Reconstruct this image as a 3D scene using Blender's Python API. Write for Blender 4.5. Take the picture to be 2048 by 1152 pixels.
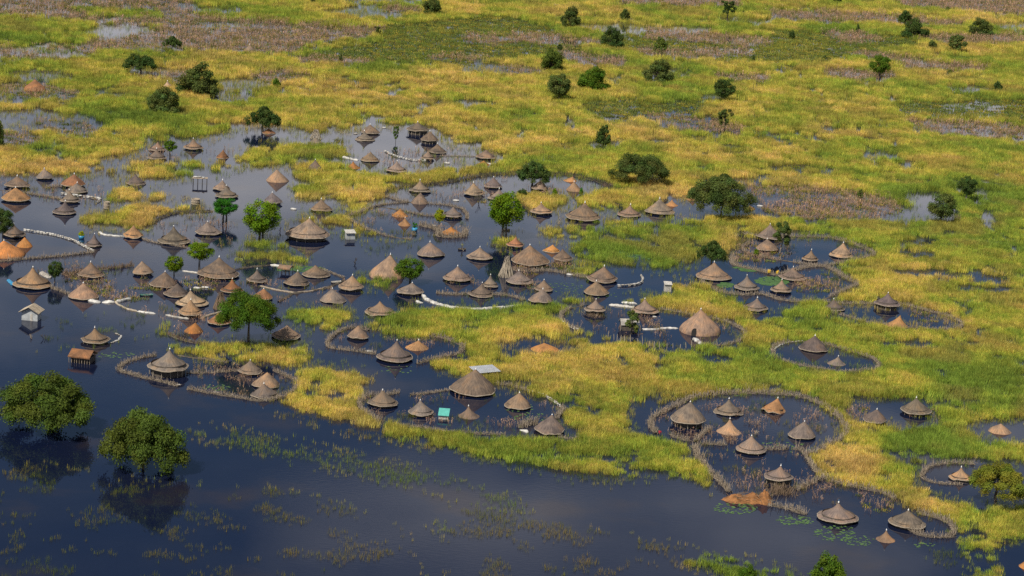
import bpy, bmesh, math, random
import numpy as np
from mathutils import Vector, Matrix

random.seed(7)
rng = np.random.default_rng(11)
scene = bpy.context.scene
for o in list(bpy.data.objects):
    bpy.data.objects.remove(o)
COL = scene.collection

# ------------------------------------------------------------------ camera
W, H, FPX = 2048.0, 1152.0, 4500.0
CAMZ, PITCH, ROLL = 123.0, math.radians(14.0), math.radians(3.6)
_f = np.array([0, math.cos(PITCH), -math.sin(PITCH)])
_u0 = np.array([0, math.sin(PITCH), math.cos(PITCH)])
_r0 = np.array([1.0, 0, 0])
_u = _u0 * math.cos(ROLL) - _r0 * math.sin(ROLL)
_r = _r0 * math.cos(ROLL) + _u0 * math.sin(ROLL)
CPOS = np.array([0, 0, CAMZ])
cam = bpy.data.cameras.new("camera")
cam.sensor_width = 36.0
cam.lens = 36.0 * FPX / W
cam.clip_start, cam.clip_end = 1.0, 20000.0
camo = bpy.data.objects.new("camera", cam)
COL.objects.link(camo)
camo.matrix_world = Matrix(((_r[0], _u[0], -_f[0], 0), (_r[1], _u[1], -_f[1], 0), (_r[2], _u[2], -_f[2], CAMZ), (0, 0, 0, 1)))
scene.camera = camo


def ray(px, py):
    d = _f + _r * ((px - W / 2) / FPX) - _u * ((py - H / 2) / FPX)
    return d


def gnd(px, py, z=0.0):
    d = ray(px, py)
    t = (z - CAMZ) / d[2]
    return CPOS + d * t


def at_depth(px, py, Y):
    d = ray(px, py)
    return CPOS + d * (Y / d[1])


def scale_at(P):
    return FPX / float(np.dot(np.asarray(P) - CPOS, _f))


def project(X, Y, Z=0.0):
    dx, dy, dz = X, Y, Z - CAMZ
    zc = dy * _f[1] + dz * _f[2]
    a = dx * _r[0] + dy * _r[1] + dz * _r[2]
    b = dx * _u[0] + dy * _u[1] + dz * _u[2]
    return W / 2 + FPX * a / zc, H / 2 - FPX * b / zc


# ------------------------------------------------------------------ sky, sun, exposure
SUN_EL, SUN_AZ = math.radians(52), math.radians(216)   # azimuth clockwise from +Y (view direction): behind the viewer, a little to the left
world = bpy.data.worlds.new("World")
scene.world = world
world.use_nodes = True
nt = world.node_tree
nt.nodes.clear()
N, L = nt.nodes.new, nt.links.new
out = N('ShaderNodeOutputWorld')
bg = N('ShaderNodeBackground')
bg.inputs['Strength'].default_value = 0.065
sky = N('ShaderNodeTexSky')
sky.sky_type = 'NISHITA'
sky.sun_disc = False
sky.sun_elevation = SUN_EL
sky.sun_rotation = SUN_AZ
sky.altitude = 100
sky.dust_density = 0.3
sky.ozone_density = 4.0
sky.air_density = 1.0
CLOUD_SEED = 67.13
# broken fair-weather cloud over the whole dome (a flat cloud layer seen in perspective)
geo = N('ShaderNodeTexCoord')
sep = N('ShaderNodeSeparateXYZ')
L(geo.outputs['Generated'], sep.inputs[0])
zm = N('ShaderNodeMath'); zm.operation = 'MAXIMUM'; zm.inputs[1].default_value = 0.0
L(sep.outputs['Z'], zm.inputs[0])
za = N('ShaderNodeMath'); za.operation = 'ADD'; za.inputs[1].default_value = 0.06
L(zm.outputs[0], za.inputs[0])
dx = N('ShaderNodeMath'); dx.operation = 'DIVIDE'
dy = N('ShaderNodeMath'); dy.operation = 'DIVIDE'
L(sep.outputs['X'], dx.inputs[0]); L(za.outputs[0], dx.inputs[1])
L(sep.outputs['Y'], dy.inputs[0]); L(za.outputs[0], dy.inputs[1])
cmb = N('ShaderNodeCombineXYZ')
L(dx.outputs[0], cmb.inputs[0]); L(dy.outputs[0], cmb.inputs[1]); cmb.inputs[2].default_value = CLOUD_SEED
cn = N('ShaderNodeTexNoise')
cn.inputs['Scale'].default_value = 1.15
cn.inputs['Detail'].default_value = 6.0
cn.inputs['Roughness'].default_value = 0.55
L(cmb.outputs[0], cn.inputs['Vector'])
cr = N('ShaderNodeValToRGB')
cr.color_ramp.elements[0].position = 0.475
cr.color_ramp.elements[0].color = (0, 0, 0, 1)
cr.color_ramp.elements[1].position = 0.69
cr.color_ramp.elements[1].color = (1, 1, 1, 1)
# cloud banks overlap more towards the horizon all round
ch = N('ShaderNodeMapRange'); ch.inputs['From Min'].default_value = 0.30; ch.inputs['From Max'].default_value = 0.10
ch.inputs['To Min'].default_value = -0.03; ch.inputs['To Max'].default_value = 0.16
L(sep.outputs['Z'], ch.inputs['Value'])
ca = N('ShaderNodeMath'); ca.operation = 'ADD'
L(cn.outputs['Fac'], ca.inputs[0]); L(ch.outputs[0], ca.inputs[1])
L(ca.outputs[0], cr.inputs[0])
mx = N('ShaderNodeMix'); mx.data_type = 'RGBA'
mx.inputs['B'].default_value = (12.5, 12.3, 12.8, 1)
L(cr.outputs[0], mx.inputs['Factor'])
L(sky.outputs[0], mx.inputs['A'])
L(mx.outputs['Result'], bg.inputs['Color'])
L(bg.outputs[0], out.inputs[0])

sl = bpy.data.lights.new("sun", 'SUN')
sl.energy = 4.9
sl.angle = math.radians(0.53)
sl.color = (1.0, 0.94, 0.84)
so = bpy.data.objects.new("sun", sl)
COL.objects.link(so)
sd = Vector((math.sin(SUN_AZ) * math.cos(SUN_EL), math.cos(SUN_AZ) * math.cos(SUN_EL), math.sin(SUN_EL)))
so.rotation_euler = sd.to_track_quat('Z', 'Y').to_euler()
so.location = (0, 300, 300)
vs = scene.view_settings
vs.view_transform = 'Standard'
vs.look = 'None'
vs.exposure = 0.13
vs.gamma = 1.0
vs.use_curve_mapping = False
cy = scene.cycles
cy.use_denoising = False
cy.max_bounces = 6
cy.diffuse_bounces = 2
cy.glossy_bounces = 3
cy.transmission_bounces = 2
cy.transparent_max_bounces = 4
cy.caustics_reflective = False
cy.caustics_refractive = False


# ------------------------------------------------------------------ helpers
def mat(name):
    m = bpy.data.materials.new(name)
    m.use_nodes = True
    m.node_tree.nodes.clear()
    return m, m.node_tree.nodes.new, m.node_tree.links.new


def ramp(N, stops):
    r = N('ShaderNodeValToRGB')
    e = r.color_ramp.elements
    e[0].position, e[0].color = stops[0][0], (*stops[0][1], 1)
    e[1].position, e[1].color = stops[-1][0], (*stops[-1][1], 1)
    for p, c in stops[1:-1]:
        x = e.new(p); x.color = (*c, 1)
    return r


def simple_mat(name, col, rough=0.8, var=0.25, scale=3.0, bump=0.0, metallic=0.0):
    m, N, L = mat(name)
    o = N('ShaderNodeOutputMaterial'); b = N('ShaderNodeBsdfPrincipled')
    tc = N('ShaderNodeTexCoord'); n = N('ShaderNodeTexNoise')
    n.inputs['Scale'].default_value = scale; n.inputs['Detail'].default_value = 5
    L(tc.outputs['Object'], n.inputs['Vector'])
    lo = tuple(c * (1 - var) for c in col); hi = tuple(min(1, c * (1 + var)) for c in col)
    r = ramp(N, [(0.3, lo), (0.7, hi)])
    L(n.outputs['Fac'], r.inputs[0]); L(r.outputs[0], b.inputs['Base Color'])
    b.inputs['Roughness'].default_value = rough
    b.inputs['Metallic'].default_value = metallic
    if bump:
        bp = N('ShaderNodeBump'); bp.inputs['Strength'].default_value = bump
        L(n.outputs['Fac'], bp.inputs['Height']); L(bp.outputs[0], b.inputs['Normal'])
    L(b.outputs[0], o.inputs[0])
    return m


def new_mesh(name, verts, faces, material=None, smooth=False):
    me = bpy.data.meshes.new(name)
    me.from_pydata([tuple(map(float, v)) for v in verts], [], faces)
    if material is not None:
        me.materials.append(material)
    if smooth:
        me.polygons.foreach_set("use_smooth", [True] * len(me.polygons))
    me.update()
    return me


def obj(name, me, parent=None, loc=None):
    o = bpy.data.objects.new(name, me)
    COL.objects.link(o)
    if parent is not None:
        o.parent = parent
    if loc is not None:
        o.location = loc
    return o


def thing(name, label, cat, loc=(0, 0, 0), rz=0.0, group=None):
    o = bpy.data.objects.new(name, None)
    COL.objects.link(o)
    o.empty_display_size = 0.3
    o.location = tuple(map(float, loc))
    o.rotation_euler = (0, 0, rz)
    o['label'] = label
    o['category'] = cat
    if group:
        o['group'] = group
    return o


class MB:
    """collects simple shapes into one mesh"""
    def __init__(s):
        s.v, s.f = [], []

    def add(s, v, f):
        n = len(s.v)
        s.v += [tuple(map(float, p)) for p in v]
        s.f += [tuple(i + n for i in q) for q in f]

    def bar(s, a, b, r0, r1=None, n=4, cap=True):
        a, b = Vector(a), Vector(b)
        r1 = r0 if r1 is None else r1
        d = (b - a)
        if d.length < 1e-6:
            return
        q = d.to_track_quat('Z', 'Y')
        v = []
        for p, r in ((a, r0), (b, r1)):
            for k in range(n):
                t = 2 * math.pi * k / n
                v.append(p + q @ Vector((r * math.cos(t), r * math.sin(t), 0)))
        f = [(k, (k + 1) % n, n + (k + 1) % n, n + k) for k in range(n)]
        if cap:
            f += [tuple(reversed(range(n))), tuple(range(n, 2 * n))]
        s.add(v, f)

    def box(s, c, d, rz=0.0):
        c = Vector(c); R = Matrix.Rotation(rz, 3, 'Z')
        v = [c + R @ Vector((sx * d[0] / 2, sy * d[1] / 2, sz * d[2] / 2)) for sz in (-1, 1) for sy in (-1, 1) for sx in (-1, 1)]
        s.add(v, [(0, 2, 3, 1), (4, 5, 7, 6), (0, 1, 5, 4), (2, 6, 7, 3), (0, 4, 6, 2), (1, 3, 7, 5)])

    def mesh(s, name, m=None, smooth=False):
        return new_mesh(name, s.v, s.f, m, smooth)

    def build(s, name, m, parent=None, smooth=False):
        return obj(name, s.mesh(name, m, smooth), parent)


# vectorised value noise
_perm = np.random.default_rng(5).random((512, 512))


def vnoise(x, y):
    xi, yi = np.floor(x).astype(int), np.floor(y).astype(int)
    fx, fy = x - xi, y - yi
    fx, fy = fx * fx * (3 - 2 * fx), fy * fy * (3 - 2 * fy)
    a = _perm[xi % 512, yi % 512]; b = _perm[(xi + 1) % 512, yi % 512]
    c = _perm[xi % 512, (yi + 1) % 512]; d = _perm[(xi + 1) % 512, (yi + 1) % 512]
    return (a * (1 - fx) + b * fx) * (1 - fy) + (c * (1 - fx) + d * fx) * fy


def fbm(x, y, o=4):
    s, a, t = 0, 0.5, 0
    for k in range(o):
        s = s + a * vnoise(x * 2 ** k + 17.3 * k, y * 2 ** k + 9.1 * k)
        t += a
        a *= 0.5
    return s / t

# ------------------------------------------------------------------ materials
# water: dark silty flood water, mirror-like with faint ripples
M_WATER, N, L = mat("flood_water")
o_ = N('ShaderNodeOutputMaterial'); b_ = N('ShaderNodeBsdfPrincipled')
b_.inputs['IOR'].default_value = 1.33
tc = N('ShaderNodeTexCoord')
n1 = N('ShaderNodeTexNoise'); n1.inputs['Scale'].default_value = 0.045; n1.inputs['Detail'].default_value = 4
L(tc.outputs['Object'], n1.inputs['Vector'])
r1 = ramp(N, [(0.35, (0.004, 0.007, 0.022)), (0.55, (0.007, 0.010, 0.024)), (0.68, (0.020, 0.016, 0.020))])
L(n1.outputs['Fac'], r1.inputs[0]); L(r1.outputs[0], b_.inputs['Base Color'])
r2 = ramp(N, [(0.42, (0.015, 0.015, 0.015)), (0.7, (0.10, 0.10, 0.10))])
n2 = N('ShaderNodeTexNoise'); n2.inputs['Scale'].default_value = 0.02; n2.inputs['Detail'].default_value = 3
L(tc.outputs['Object'], n2.inputs['Vector']); L(n2.outputs['Fac'], r2.inputs[0]); L(r2.outputs[0], b_.inputs['Roughness'])
mp = N('ShaderNodeMapping'); mp.inputs['Scale'].default_value = (0.7, 1.6, 1.0); mp.inputs['Rotation'].default_value = (0, 0, 0.35)
L(tc.outputs['Object'], mp.inputs['Vector'])
n3 = N('ShaderNodeTexNoise'); n3.inputs['Scale'].default_value = 1.1; n3.inputs['Detail'].default_value = 3
L(mp.outputs[0], n3.inputs['Vector'])
bm_ = N('ShaderNodeBump'); bm_.inputs['Distance'].default_value = 0.05
r3 = ramp(N, [(0.4, (0.02, 0.02, 0.02)), (0.7, (0.12, 0.12, 0.12))])
L(n2.outputs['Fac'], r3.inputs[0]); L(r3.outputs[0], bm_.inputs['Strength'])
L(n3.outputs['Fac'], bm_.inputs['Height']); L(bm_.outputs[0], b_.inputs['Normal'])
L(b_.outputs[0], o_.inputs[0])

M_GROUND, N, L = mat("marsh_ground")
o_ = N('ShaderNodeOutputMaterial'); b_ = N('ShaderNodeBsdfPrincipled')
tc = N('ShaderNodeTexCoord'); n1 = N('ShaderNodeTexNoise'); n1.inputs['Scale'].default_value = 0.03; n1.inputs['Detail'].default_value = 8
L(tc.outputs['Object'], n1.inputs['Vector'])
r1 = ramp(N, [(0.3, (0.06, 0.08, 0.018)), (0.5, (0.16, 0.17, 0.03)), (0.7, (0.3, 0.21, 0.05))])
L(n1.outputs['Fac'], r1.inputs[0]); L(r1.outputs[0], b_.inputs['Base Color'])
b_.inputs['Roughness'].default_value = 0.95
L(b_.outputs[0], o_.inputs[0])


def leaf_mat(name, source, trans=0.3, base=None, attr='tint'):
    """thin plant matter: diffuse plus light passing through the blade"""
    m, N, L = mat(name)
    o = N('ShaderNodeOutputMaterial')
    if source == 'INSTANCER':
        a = N('ShaderNodeAttribute'); a.attribute_type = 'INSTANCER'; a.attribute_name = attr
        csrc = a.outputs['Color']
    else:
        oi = N('ShaderNodeObjectInfo'); csrc = oi.outputs['Color']
    v = N('ShaderNodeAttribute'); v.attribute_type = 'GEOMETRY'; v.attribute_name = 'var'
    mul = N('ShaderNodeMix'); mul.data_type = 'RGBA'; mul.blend_type = 'MULTIPLY'; mul.inputs['Factor'].default_value = 1
    L(csrc, mul.inputs['A']); L(v.outputs['Color'], mul.inputs['B'])
    d = N('ShaderNodeBsdfDiffuse'); t = N('ShaderNodeBsdfTranslucent'); mxs = N('ShaderNodeMixShader')
    mxs.inputs[0].default_value = trans
    L(mul.outputs['Result'], d.inputs[0]); L(mul.outputs['Result'], t.inputs[0])
    L(d.outputs[0], mxs.inputs[1]); L(t.outputs[0], mxs.inputs[2]); L(mxs.outputs[0], o.inputs[0])
    return m


M_BLADE = leaf_mat("grass_blade", 'INSTANCER', 0.45)
M_LEAF = leaf_mat("tree_leaf", 'OBJECT', 0.3)

# thatch: radial straw streaks over mottled weathering, tinted by each roof's own colour
M_THATCH, N, L = mat("thatch")
o_ = N('ShaderNodeOutputMaterial'); b_ = N('ShaderNodeBsdfPrincipled'); b_.inputs['Roughness'].default_value = 0.95
b_.inputs['Specular IOR Level'].default_value = 0.1
tc = N('ShaderNodeTexCoord'); gr = N('ShaderNodeTexGradient'); gr.gradient_type = 'RADIAL'
L(tc.outputs['Object'], gr.inputs[0])
sp = N('ShaderNodeSeparateXYZ'); L(tc.outputs['Object'], sp.inputs[0])
oi = N('ShaderNodeObjectInfo')
cb = N('ShaderNodeCombineXYZ')
m1 = N('ShaderNodeMath'); m1.operation = 'MULTIPLY'; m1.inputs[1].default_value = 70
L(gr.outputs['Fac'], m1.inputs[0]); L(m1.outputs[0], cb.inputs[0]); L(sp.outputs['Z'], cb.inputs[1])
m2 = N('ShaderNodeMath'); m2.operation = 'MULTIPLY'; m2.inputs[1].default_value = 50
L(oi.outputs['Random'], m2.inputs[0]); L(m2.outputs[0], cb.inputs[2])
s1 = N('ShaderNodeTexNoise'); s1.inputs['Scale'].default_value = 1.3; s1.inputs['Detail'].default_value = 4; s1.inputs['Roughness'].default_value = 0.6
L(cb.outputs[0], s1.inputs['Vector'])
ad = N('ShaderNodeVectorMath'); ad.operation = 'ADD'; L(tc.outputs['Object'], ad.inputs[0]); L(m2.outputs[0], ad.inputs[1])
s2 = N('ShaderNodeTexNoise'); s2.inputs['Scale'].default_value = 0.55; s2.inputs['Detail'].default_value = 5
L(ad.outputs[0], s2.inputs['Vector'])
rs = ramp(N, [(0.25, (0.55, 0.55, 0.57)), (0.5, (0.95, 0.93, 0.92)), (0.75, (1.45, 1.38, 1.3))])
L(s1.outputs['Fac'], rs.inputs[0])
rm = ramp(N, [(0.3, (0.62, 0.64, 0.70)), (0.5, (1, 1, 1)), (0.7, (1.38, 1.2, 1.0))])
L(s2.outputs['Fac'], rm.inputs[0])
mu = N('ShaderNodeMix'); mu.data_type = 'RGBA'; mu.blend_type = 'MULTIPLY'; mu.inputs['Factor'].default_value = 1
mv = N('ShaderNodeMix'); mv.data_type = 'RGBA'; mv.blend_type = 'MULTIPLY'; mv.inputs['Factor'].default_value = 1
L(oi.outputs['Color'], mu.inputs['A']); L(rs.outputs[0], mu.inputs['B'])
L(mu.outputs['Result'], mv.inputs['A']); L(rm.outputs[0], mv.inputs['B'])
L(mv.outputs['Result'], b_.inputs['Base Color'])
bp = N('ShaderNodeBump'); bp.inputs['Strength'].default_value = 0.7; bp.inputs['Distance'].default_value = 0.08
L(s1.outputs['Fac'], bp.inputs['Height']); L(bp.outputs[0], b_.inputs['Normal'])
L(b_.outputs[0], o_.inputs[0])

M_RIM = simple_mat("straw_rim", (0.27, 0.22, 0.16), 0.95, 0.3, 4.0)
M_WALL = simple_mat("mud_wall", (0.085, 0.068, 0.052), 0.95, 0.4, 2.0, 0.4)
M_WOOD = simple_mat("grey_wood", (0.27, 0.215, 0.155), 0.9, 0.55, 5.0)
M_PALEWOOD = simple_mat("pale_wood", (0.36, 0.3, 0.22), 0.9, 0.3, 1.5)
M_DARKWOOD = simple_mat("wet_wood", (0.07, 0.058, 0.045), 0.85, 0.35, 1.5)
M_BANK = simple_mat("mud_bank", (0.075, 0.06, 0.042), 0.95, 0.45, 1.2, 0.5)
M_BAG = simple_mat("white_sack", (0.42, 0.40, 0.36), 0.7, 0.55, 1.3, 0.4)
M_DIRTYBAG = simple_mat("dirty_sack", (0.30, 0.275, 0.235), 0.8, 0.4, 1.6, 0.3)
M_WHITE = simple_mat("white_glaze", (0.75, 0.73, 0.68), 0.4, 0.08, 4)
M_BLUE = simple_mat("blue_plastic", (0.03, 0.2, 0.36), 0.4, 0.15, 4)
M_TIN = simple_mat("zinc_sheet", (0.42, 0.43, 0.44), 0.45, 0.15, 0.8, 0.0, 0.3)
M_TEAL = simple_mat("turquoise_paint", (0.09, 0.36, 0.30), 0.5, 0.15, 2)
M_PLANK = simple_mat("bleached_plank", (0.42, 0.39, 0.34), 0.85, 0.3, 2.5)
M_LIME = simple_mat("limewash", (0.36, 0.37, 0.365), 0.85, 0.25, 1.2)
M_YELLOW = simple_mat("yellow_plastic", (0.6, 0.38, 0.04), 0.45, 0.1, 4)
M_RED = simple_mat("red_cloth", (0.35, 0.02, 0.03), 0.8, 0.2, 4)
M_SKIN = simple_mat("dark_skin", (0.035, 0.02, 0.014), 0.55, 0.1, 4)
M_CLOTH = simple_mat("green_cloth", (0.14, 0.16, 0.06), 0.85, 0.2, 4)
M_RUST = simple_mat("rotten_thatch", (0.22, 0.095, 0.03), 0.95, 0.5, 1.6, 0.8)
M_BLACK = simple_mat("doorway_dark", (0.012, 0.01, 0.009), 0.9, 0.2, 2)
M_BARK = simple_mat("bark", (0.075, 0.06, 0.045), 0.95, 0.4, 2.0, 0.4)
M_PALEBARK = simple_mat("pale_bark", (0.2, 0.17, 0.13), 0.95, 0.35, 2.0, 0.4)
M_PAD = simple_mat("lily_pad", (0.07, 0.13, 0.035), 0.5, 0.35, 0.7)
M_ALGAE = simple_mat("pond_weed", (0.05, 0.11, 0.025), 0.7, 0.35, 0.5)
M_BRUSH = simple_mat("dry_brush", (0.17, 0.115, 0.07), 0.95, 0.4, 1.5)

# ------------------------------------------------------------------ vegetation map (photo pixels -> the ground they stand on)
RW, RH, MG = 1024, 576, 60            # half-size raster with a margin
D = np.ones((RH + 2 * MG, RW + 2 * MG), np.float32)     # grass cover
HU = np.full_like(D, 0.5)             # 0 lush green .. 1 golden
MZ = np.zeros_like(D)                 # dry maize stalks
LOW = np.zeros_like(D)                # short dark marsh plants
gy, gx = np.mgrid[0:D.shape[0], 0:D.shape[1]]
gx = (gx - MG) * 2.0 + 1
gy = (gy - MG) * 2.0 + 1


def inside(pts):
    m = np.zeros(D.shape, bool)
    n = len(pts)
    for i in range(n):
        x0, y0 = pts[i]; x1, y1 = pts[(i + 1) % n]
        if y0 == y1:
            continue
        c = ((y0 > gy) != (y1 > gy)) & (gx < (x1 - x0) * (gy - y0) / (y1 - y0) + x0)
        m ^= c
    return m


def paint(pts, d=None, hue=None, mz=None, low=None):
    m = inside(pts)
    if d is not None: D[m] = d
    if hue is not None: HU[m] = hue
    if mz is not None: MZ[m] = mz
    if low is not None: LOW[m] = low


def ell(cx, cy, rx, ry, **k):
    paint([(cx + rx * math.cos(t * math.pi / 10), cy + ry * math.sin(t * math.pi / 10)) for t in range(20)], **k)


def water(*pts): paint(pts, d=0.0, mz=0.0, low=0.0)
def grass(d, hue, *pts): paint(pts, d=d, hue=hue, mz=0.0, low=0.0)
def maize(mz, d, *pts): paint(pts, d=d, mz=mz, low=0.15)
def marsh(low, d, *pts): paint(pts, d=d, low=low, mz=0.0, hue=0.25)


# hue of the default cover
for (cx, cy, rx, ry, h) in [
    (760, 190, 260, 60, .72), (1000, 250, 300, 45, .55), (1600, 230, 170, 90, .68), (1900, 380, 160, 120, .15), (1750, 330, 180, 50, .3),
    (1180, 320, 160, 40, .28), (640, 60, 90, 30, .7), (1050, 30, 120, 30, .62), (1250, 160, 200, 45, .42), (150, 130, 180, 25, .68),
    (250, 215, 120, 25, .2), (480, 200, 90, 40, .45), (140, 300, 90, 22, .3), (420, 260, 90, 18, .25), (60, 90, 90, 22, .45),
    (1650, 450, 170, 22, .25), (1900, 470, 180, 26, .3), (1800, 560, 230, 40, .72), (1900, 650, 160, 40, .6), (1920, 750, 130, 50, .25),
    (1750, 770, 120, 30, .7), (1250, 780, 220, 60, .72), (1400, 740, 90, 40, .25), (1100, 720, 120, 30, .65), (1000, 640, 170, 35, .55),
    (1600, 650, 90, 30, .3), (1400, 600, 80, 22, .55), (1850, 900, 90, 40, .15), (1700, 930, 70, 30, .85), (1930, 1050, 90, 30, .7),
    (1080, 900, 200, 40, .45), (1450, 370, 60, 14, .7), (1290, 390, 130, 20, .75)]:
    ell(cx, cy, rx, ry, hue=h)

# --- the far marsh: maize fields standing in water, pale ponds, dark low growth
marsh(.75, .25, (770, 48), (1010, 30), (1110, 60), (1180, 110), (1010, 120), (900, 132), (740, 128), (600, 116), (680, 95), (760, 85))
marsh(.7, .25, (1200, 70), (1560, 75), (1720, 110), (1640, 130), (1380, 118), (1230, 95))
marsh(.7, .25, (1540, 60), (1800, 70), (1850, 92), (1640, 112), (1540, 95))
marsh(.6, .3, (1780, 205), (2110, 195), (2110, 245), (1950, 235), (1800, 232))
marsh(.6, .3, (1170, 200), (1420, 202), (1400, 232), (1230, 240), (1150, 222))
maize(.7, .22, (-120, -10), (370, -60), (390, 30), (500, 40), (620, 48), (770, 55), (740, 76), (625, 88), (585, 112), (480, 108), (350, 102), (170, 100), (175, 78), (260, 66), (330, 56), (140, 42), (-120, 26))
grass(1, .25, (140, 18), (320, 22), (330, 36), (180, 32))
grass(1, .5, (-120, 30), (130, 40), (190, 48), (170, 62), (90, 66), (-120, 64))
grass(1, .3, (-120, 66), (100, 70), (180, 66), (196, 74), (160, 90), (-120, 84))
water((92, 66), (170, 60), (185, 52), (240, 48), (320, 58), (300, 68), (240, 80), (200, 78), (182, 70))
water((330, 10), (470, 16), (505, 22), (455, 27), (370, 20))
water((370, 48), (512, 46), (505, 58), (400, 56))
maize(.5, .2, (-120, 92), (190, 95), (195, 112), (120, 122), (-120, 118))
water((20, 93), (95, 97), (180, 105), (140, 112), (30, 106))
water((590, 24), (660, 22), (730, 10), (810, 22), (812, 36), (740, 36), (660, 30))
water((640, -4), (850, -4), (840, 4), (700, 4))
maize(.8, .15, (770, 14), (840, 16), (850, 26), (780, 26))
maize(.75, .15, (580, 112), (640, 115), (745, 122), (735, 131), (600, 126))
maize(.8, .1, (930, 68), (1010, 75), (1000, 93), (930, 88))
maize(.8, .1, (860, 112), (970, 112), (975, 124), (860, 120))
water((905, 128), (1024, 128), (1075, 140), (1050, 152), (930, 143))
maize(.8, .1, (1030, 66), (1160, 76), (1210, 90), (1090, 92), (1000, 84))
maize(.8, .1, (1115, 100), (1250, 116), (1255, 136), (1180, 135), (1120, 120))
maize(.8, .1, (1000, 135), (1090, 142), (1090, 150), (1000, 150))
maize(.85, .1, (1225, -40), (1520, -40), (1480, 12), (1360, 14), (1240, 10))
water((1420, 36), (1540, 38), (1545, 52), (1460, 46))
water((1130, 50), (1240, 50), (1440, 58), (1420, 66), (1200, 66))
maize(.8, .1, (1290, 62), (1390, 66), (1540, 80), (1530, 96), (1420, 88), (1290, 78))
maize(.8, .1, (1290, 100), (1500, 98), (1510, 112), (1360, 118), (1260, 110))
maize(.85, .1, (1710, -60), (2140, -60), (2140, 40), (1990, 30), (1880, 18), (1800, 12))
maize(.8, .1, (1540, 22), (1660, 24), (1820, 34), (1945, 46), (1900, 54), (1680, 46), (1540, 40))
maize(.8, .1, (1640, 64), (1720, 66), (1770, 82), (1700, 90))
maize(.85, .1, (1800, 72), (2140, 68), (2140, 80), (1990, 92), (1860, 84))
maize(.85, .1, (1690, 104), (1780, 108), (1880, 126), (1990, 134), (1960, 146), (1830, 138), (1740, 120))
maize(.85, .1, (1650, 138), (1790, 146), (1790, 160), (1700, 160), (1650, 150))
maize(.8, .15, (1430, 148), (1545, 154), (1540, 166), (1430, 162))
water((1980, 46), (2140, 44), (2140, 62), (2000, 60))
maize(.55, .08, (1290, 232), (1360, 228), (1440, 244), (1495, 258), (1480, 278), (1390, 266), (1310, 250))
maize(.6, .08, (1810, 240), (1960, 244), (2120, 268), (2120, 286), (1930, 276), (1840, 262))
water((1870, 207), (2010, 212), (2000, 220), (1880, 216))
water((1890, 172), (1990, 176), (1990, 183), (1900, 182))
water((1395, 190), (1440, 192), (1450, 204), (1405, 202))
water((1170, 285), (1245, 286), (1240, 298), (1180, 298))
maize(.7, .2, (250, 140), (330, 138), (400, 150), (360, 164), (270, 156))
water((255, 138), (380, 138), (370, 150), (280, 152))
water((430, 160), (540, 160), (545, 176), (440, 186))
maize(.5, .3, (512, 140), (610, 148), (640, 162), (560, 168), (500, 158))
water((10, 146), (60, 143), (150, 150), (145, 160), (60, 162), (15, 156))
maize(.35, .0, (-60, 182), (40, 172), (100, 172), (165, 188), (155, 198), (70, 201), (-60, 194))
water((-60, 222), (60, 222), (195, 234), (206, 252), (192, 272), (110, 266), (20, 258), (-60, 250))
maize(.25, .25, (60, 244), (195, 246), (195, 270), (90, 266))
maize(.4, .15, (-60, 262), (60, 266), (95, 280), (60, 292), (-60, 288))
water((400, 185), (480, 190), (500, 205), (430, 202))
water((640, 205), (720, 212), (780, 218), (700, 214))
water((470, 250), (530, 248), (620, 258), (610, 270), (500, 268))

# --- the flood round the village
water((-120, 326), (60, 352), (160, 346), (210, 338), (190, 318), (265, 303), (300, 284), (420, 270), (470, 255), (520, 262), (640, 262), (700, 254),
      (750, 246), (870, 255), (905, 284), (960, 296), (1004, 312), (1000, 330), (930, 338), (850, 352), (770, 368), (760, 385), (850, 372), (910, 360),
      (985, 346), (1060, 344), (1140, 348), (1200, 363), (1228, 378), (1160, 392), (1150, 405), (1190, 418), (1290, 420), (1330, 398), (1400, 383),
      (1500, 372), (1560, 380), (1590, 400), (1560, 436), (1480, 455), (1490, 478), (1600, 471), (1665, 476), (1755, 509), (1700, 524), (1655, 534),
      (1690, 555), (1716, 572), (1645, 600), (1600, 610), (1550, 638), (1520, 645), (1495, 625), (1475, 600), (1420, 586), (1380, 568), (1345, 566),
      (1345, 590), (1310, 600), (1280, 596), (1240, 606), (1190, 602), (1140, 600), (1110, 612), (1060, 606), (1040, 612), (950, 622), (870, 618),
      (815, 618), (795, 632), (720, 645), (740, 662), (860, 674), (928, 692), (922, 712), (870, 730), (900, 745), (990, 767), (1060, 782), (1126, 814),
      (1130, 840), (1166, 874), (1140, 886), (1010, 872), (880, 866), (790, 854), (755, 850), (770, 872), (860, 892), (950, 912), (1060, 932),
      (1160, 946), (1260, 954), (1340, 946), (1418, 976), (1400, 935), (1370, 895), (1300, 880), (1270, 868), (1256, 812), (1320, 806), (1390, 790),
      (1540, 785), (1625, 799), (1692, 848), (1694, 870), (1640, 904), (1615, 916), (1650, 958), (1710, 974), (1775, 988), (1797, 1002),
      (1850, 1024), (1908, 1042), (1916, 1082), (1990, 1076), (2140, 1085), (2140, 1300), (-120, 1300))
water((1120, 640), (1124, 628), (1150, 613), (1200, 602), (1320, 616), (1400, 631), (1462, 645), (1496, 668), (1480, 684), (1440, 692), (1330, 694), (1215, 682), (1160, 664))
water((1643, 606), (1690, 608), (1806, 608), (1898, 633), (1926, 648), (1920, 657), (1836, 656), (1770, 650), (1686, 631), (1648, 620))
water((1546, 700), (1568, 687), (1606, 683), (1656, 690), (1711, 705), (1760, 730), (1750, 740), (1676, 744), (1600, 731), (1548, 712))
water((1700, 795), (1760, 793), (1830, 800), (1900, 836), (1870, 850), (1800, 860), (1760, 854), (1700, 852))
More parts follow.
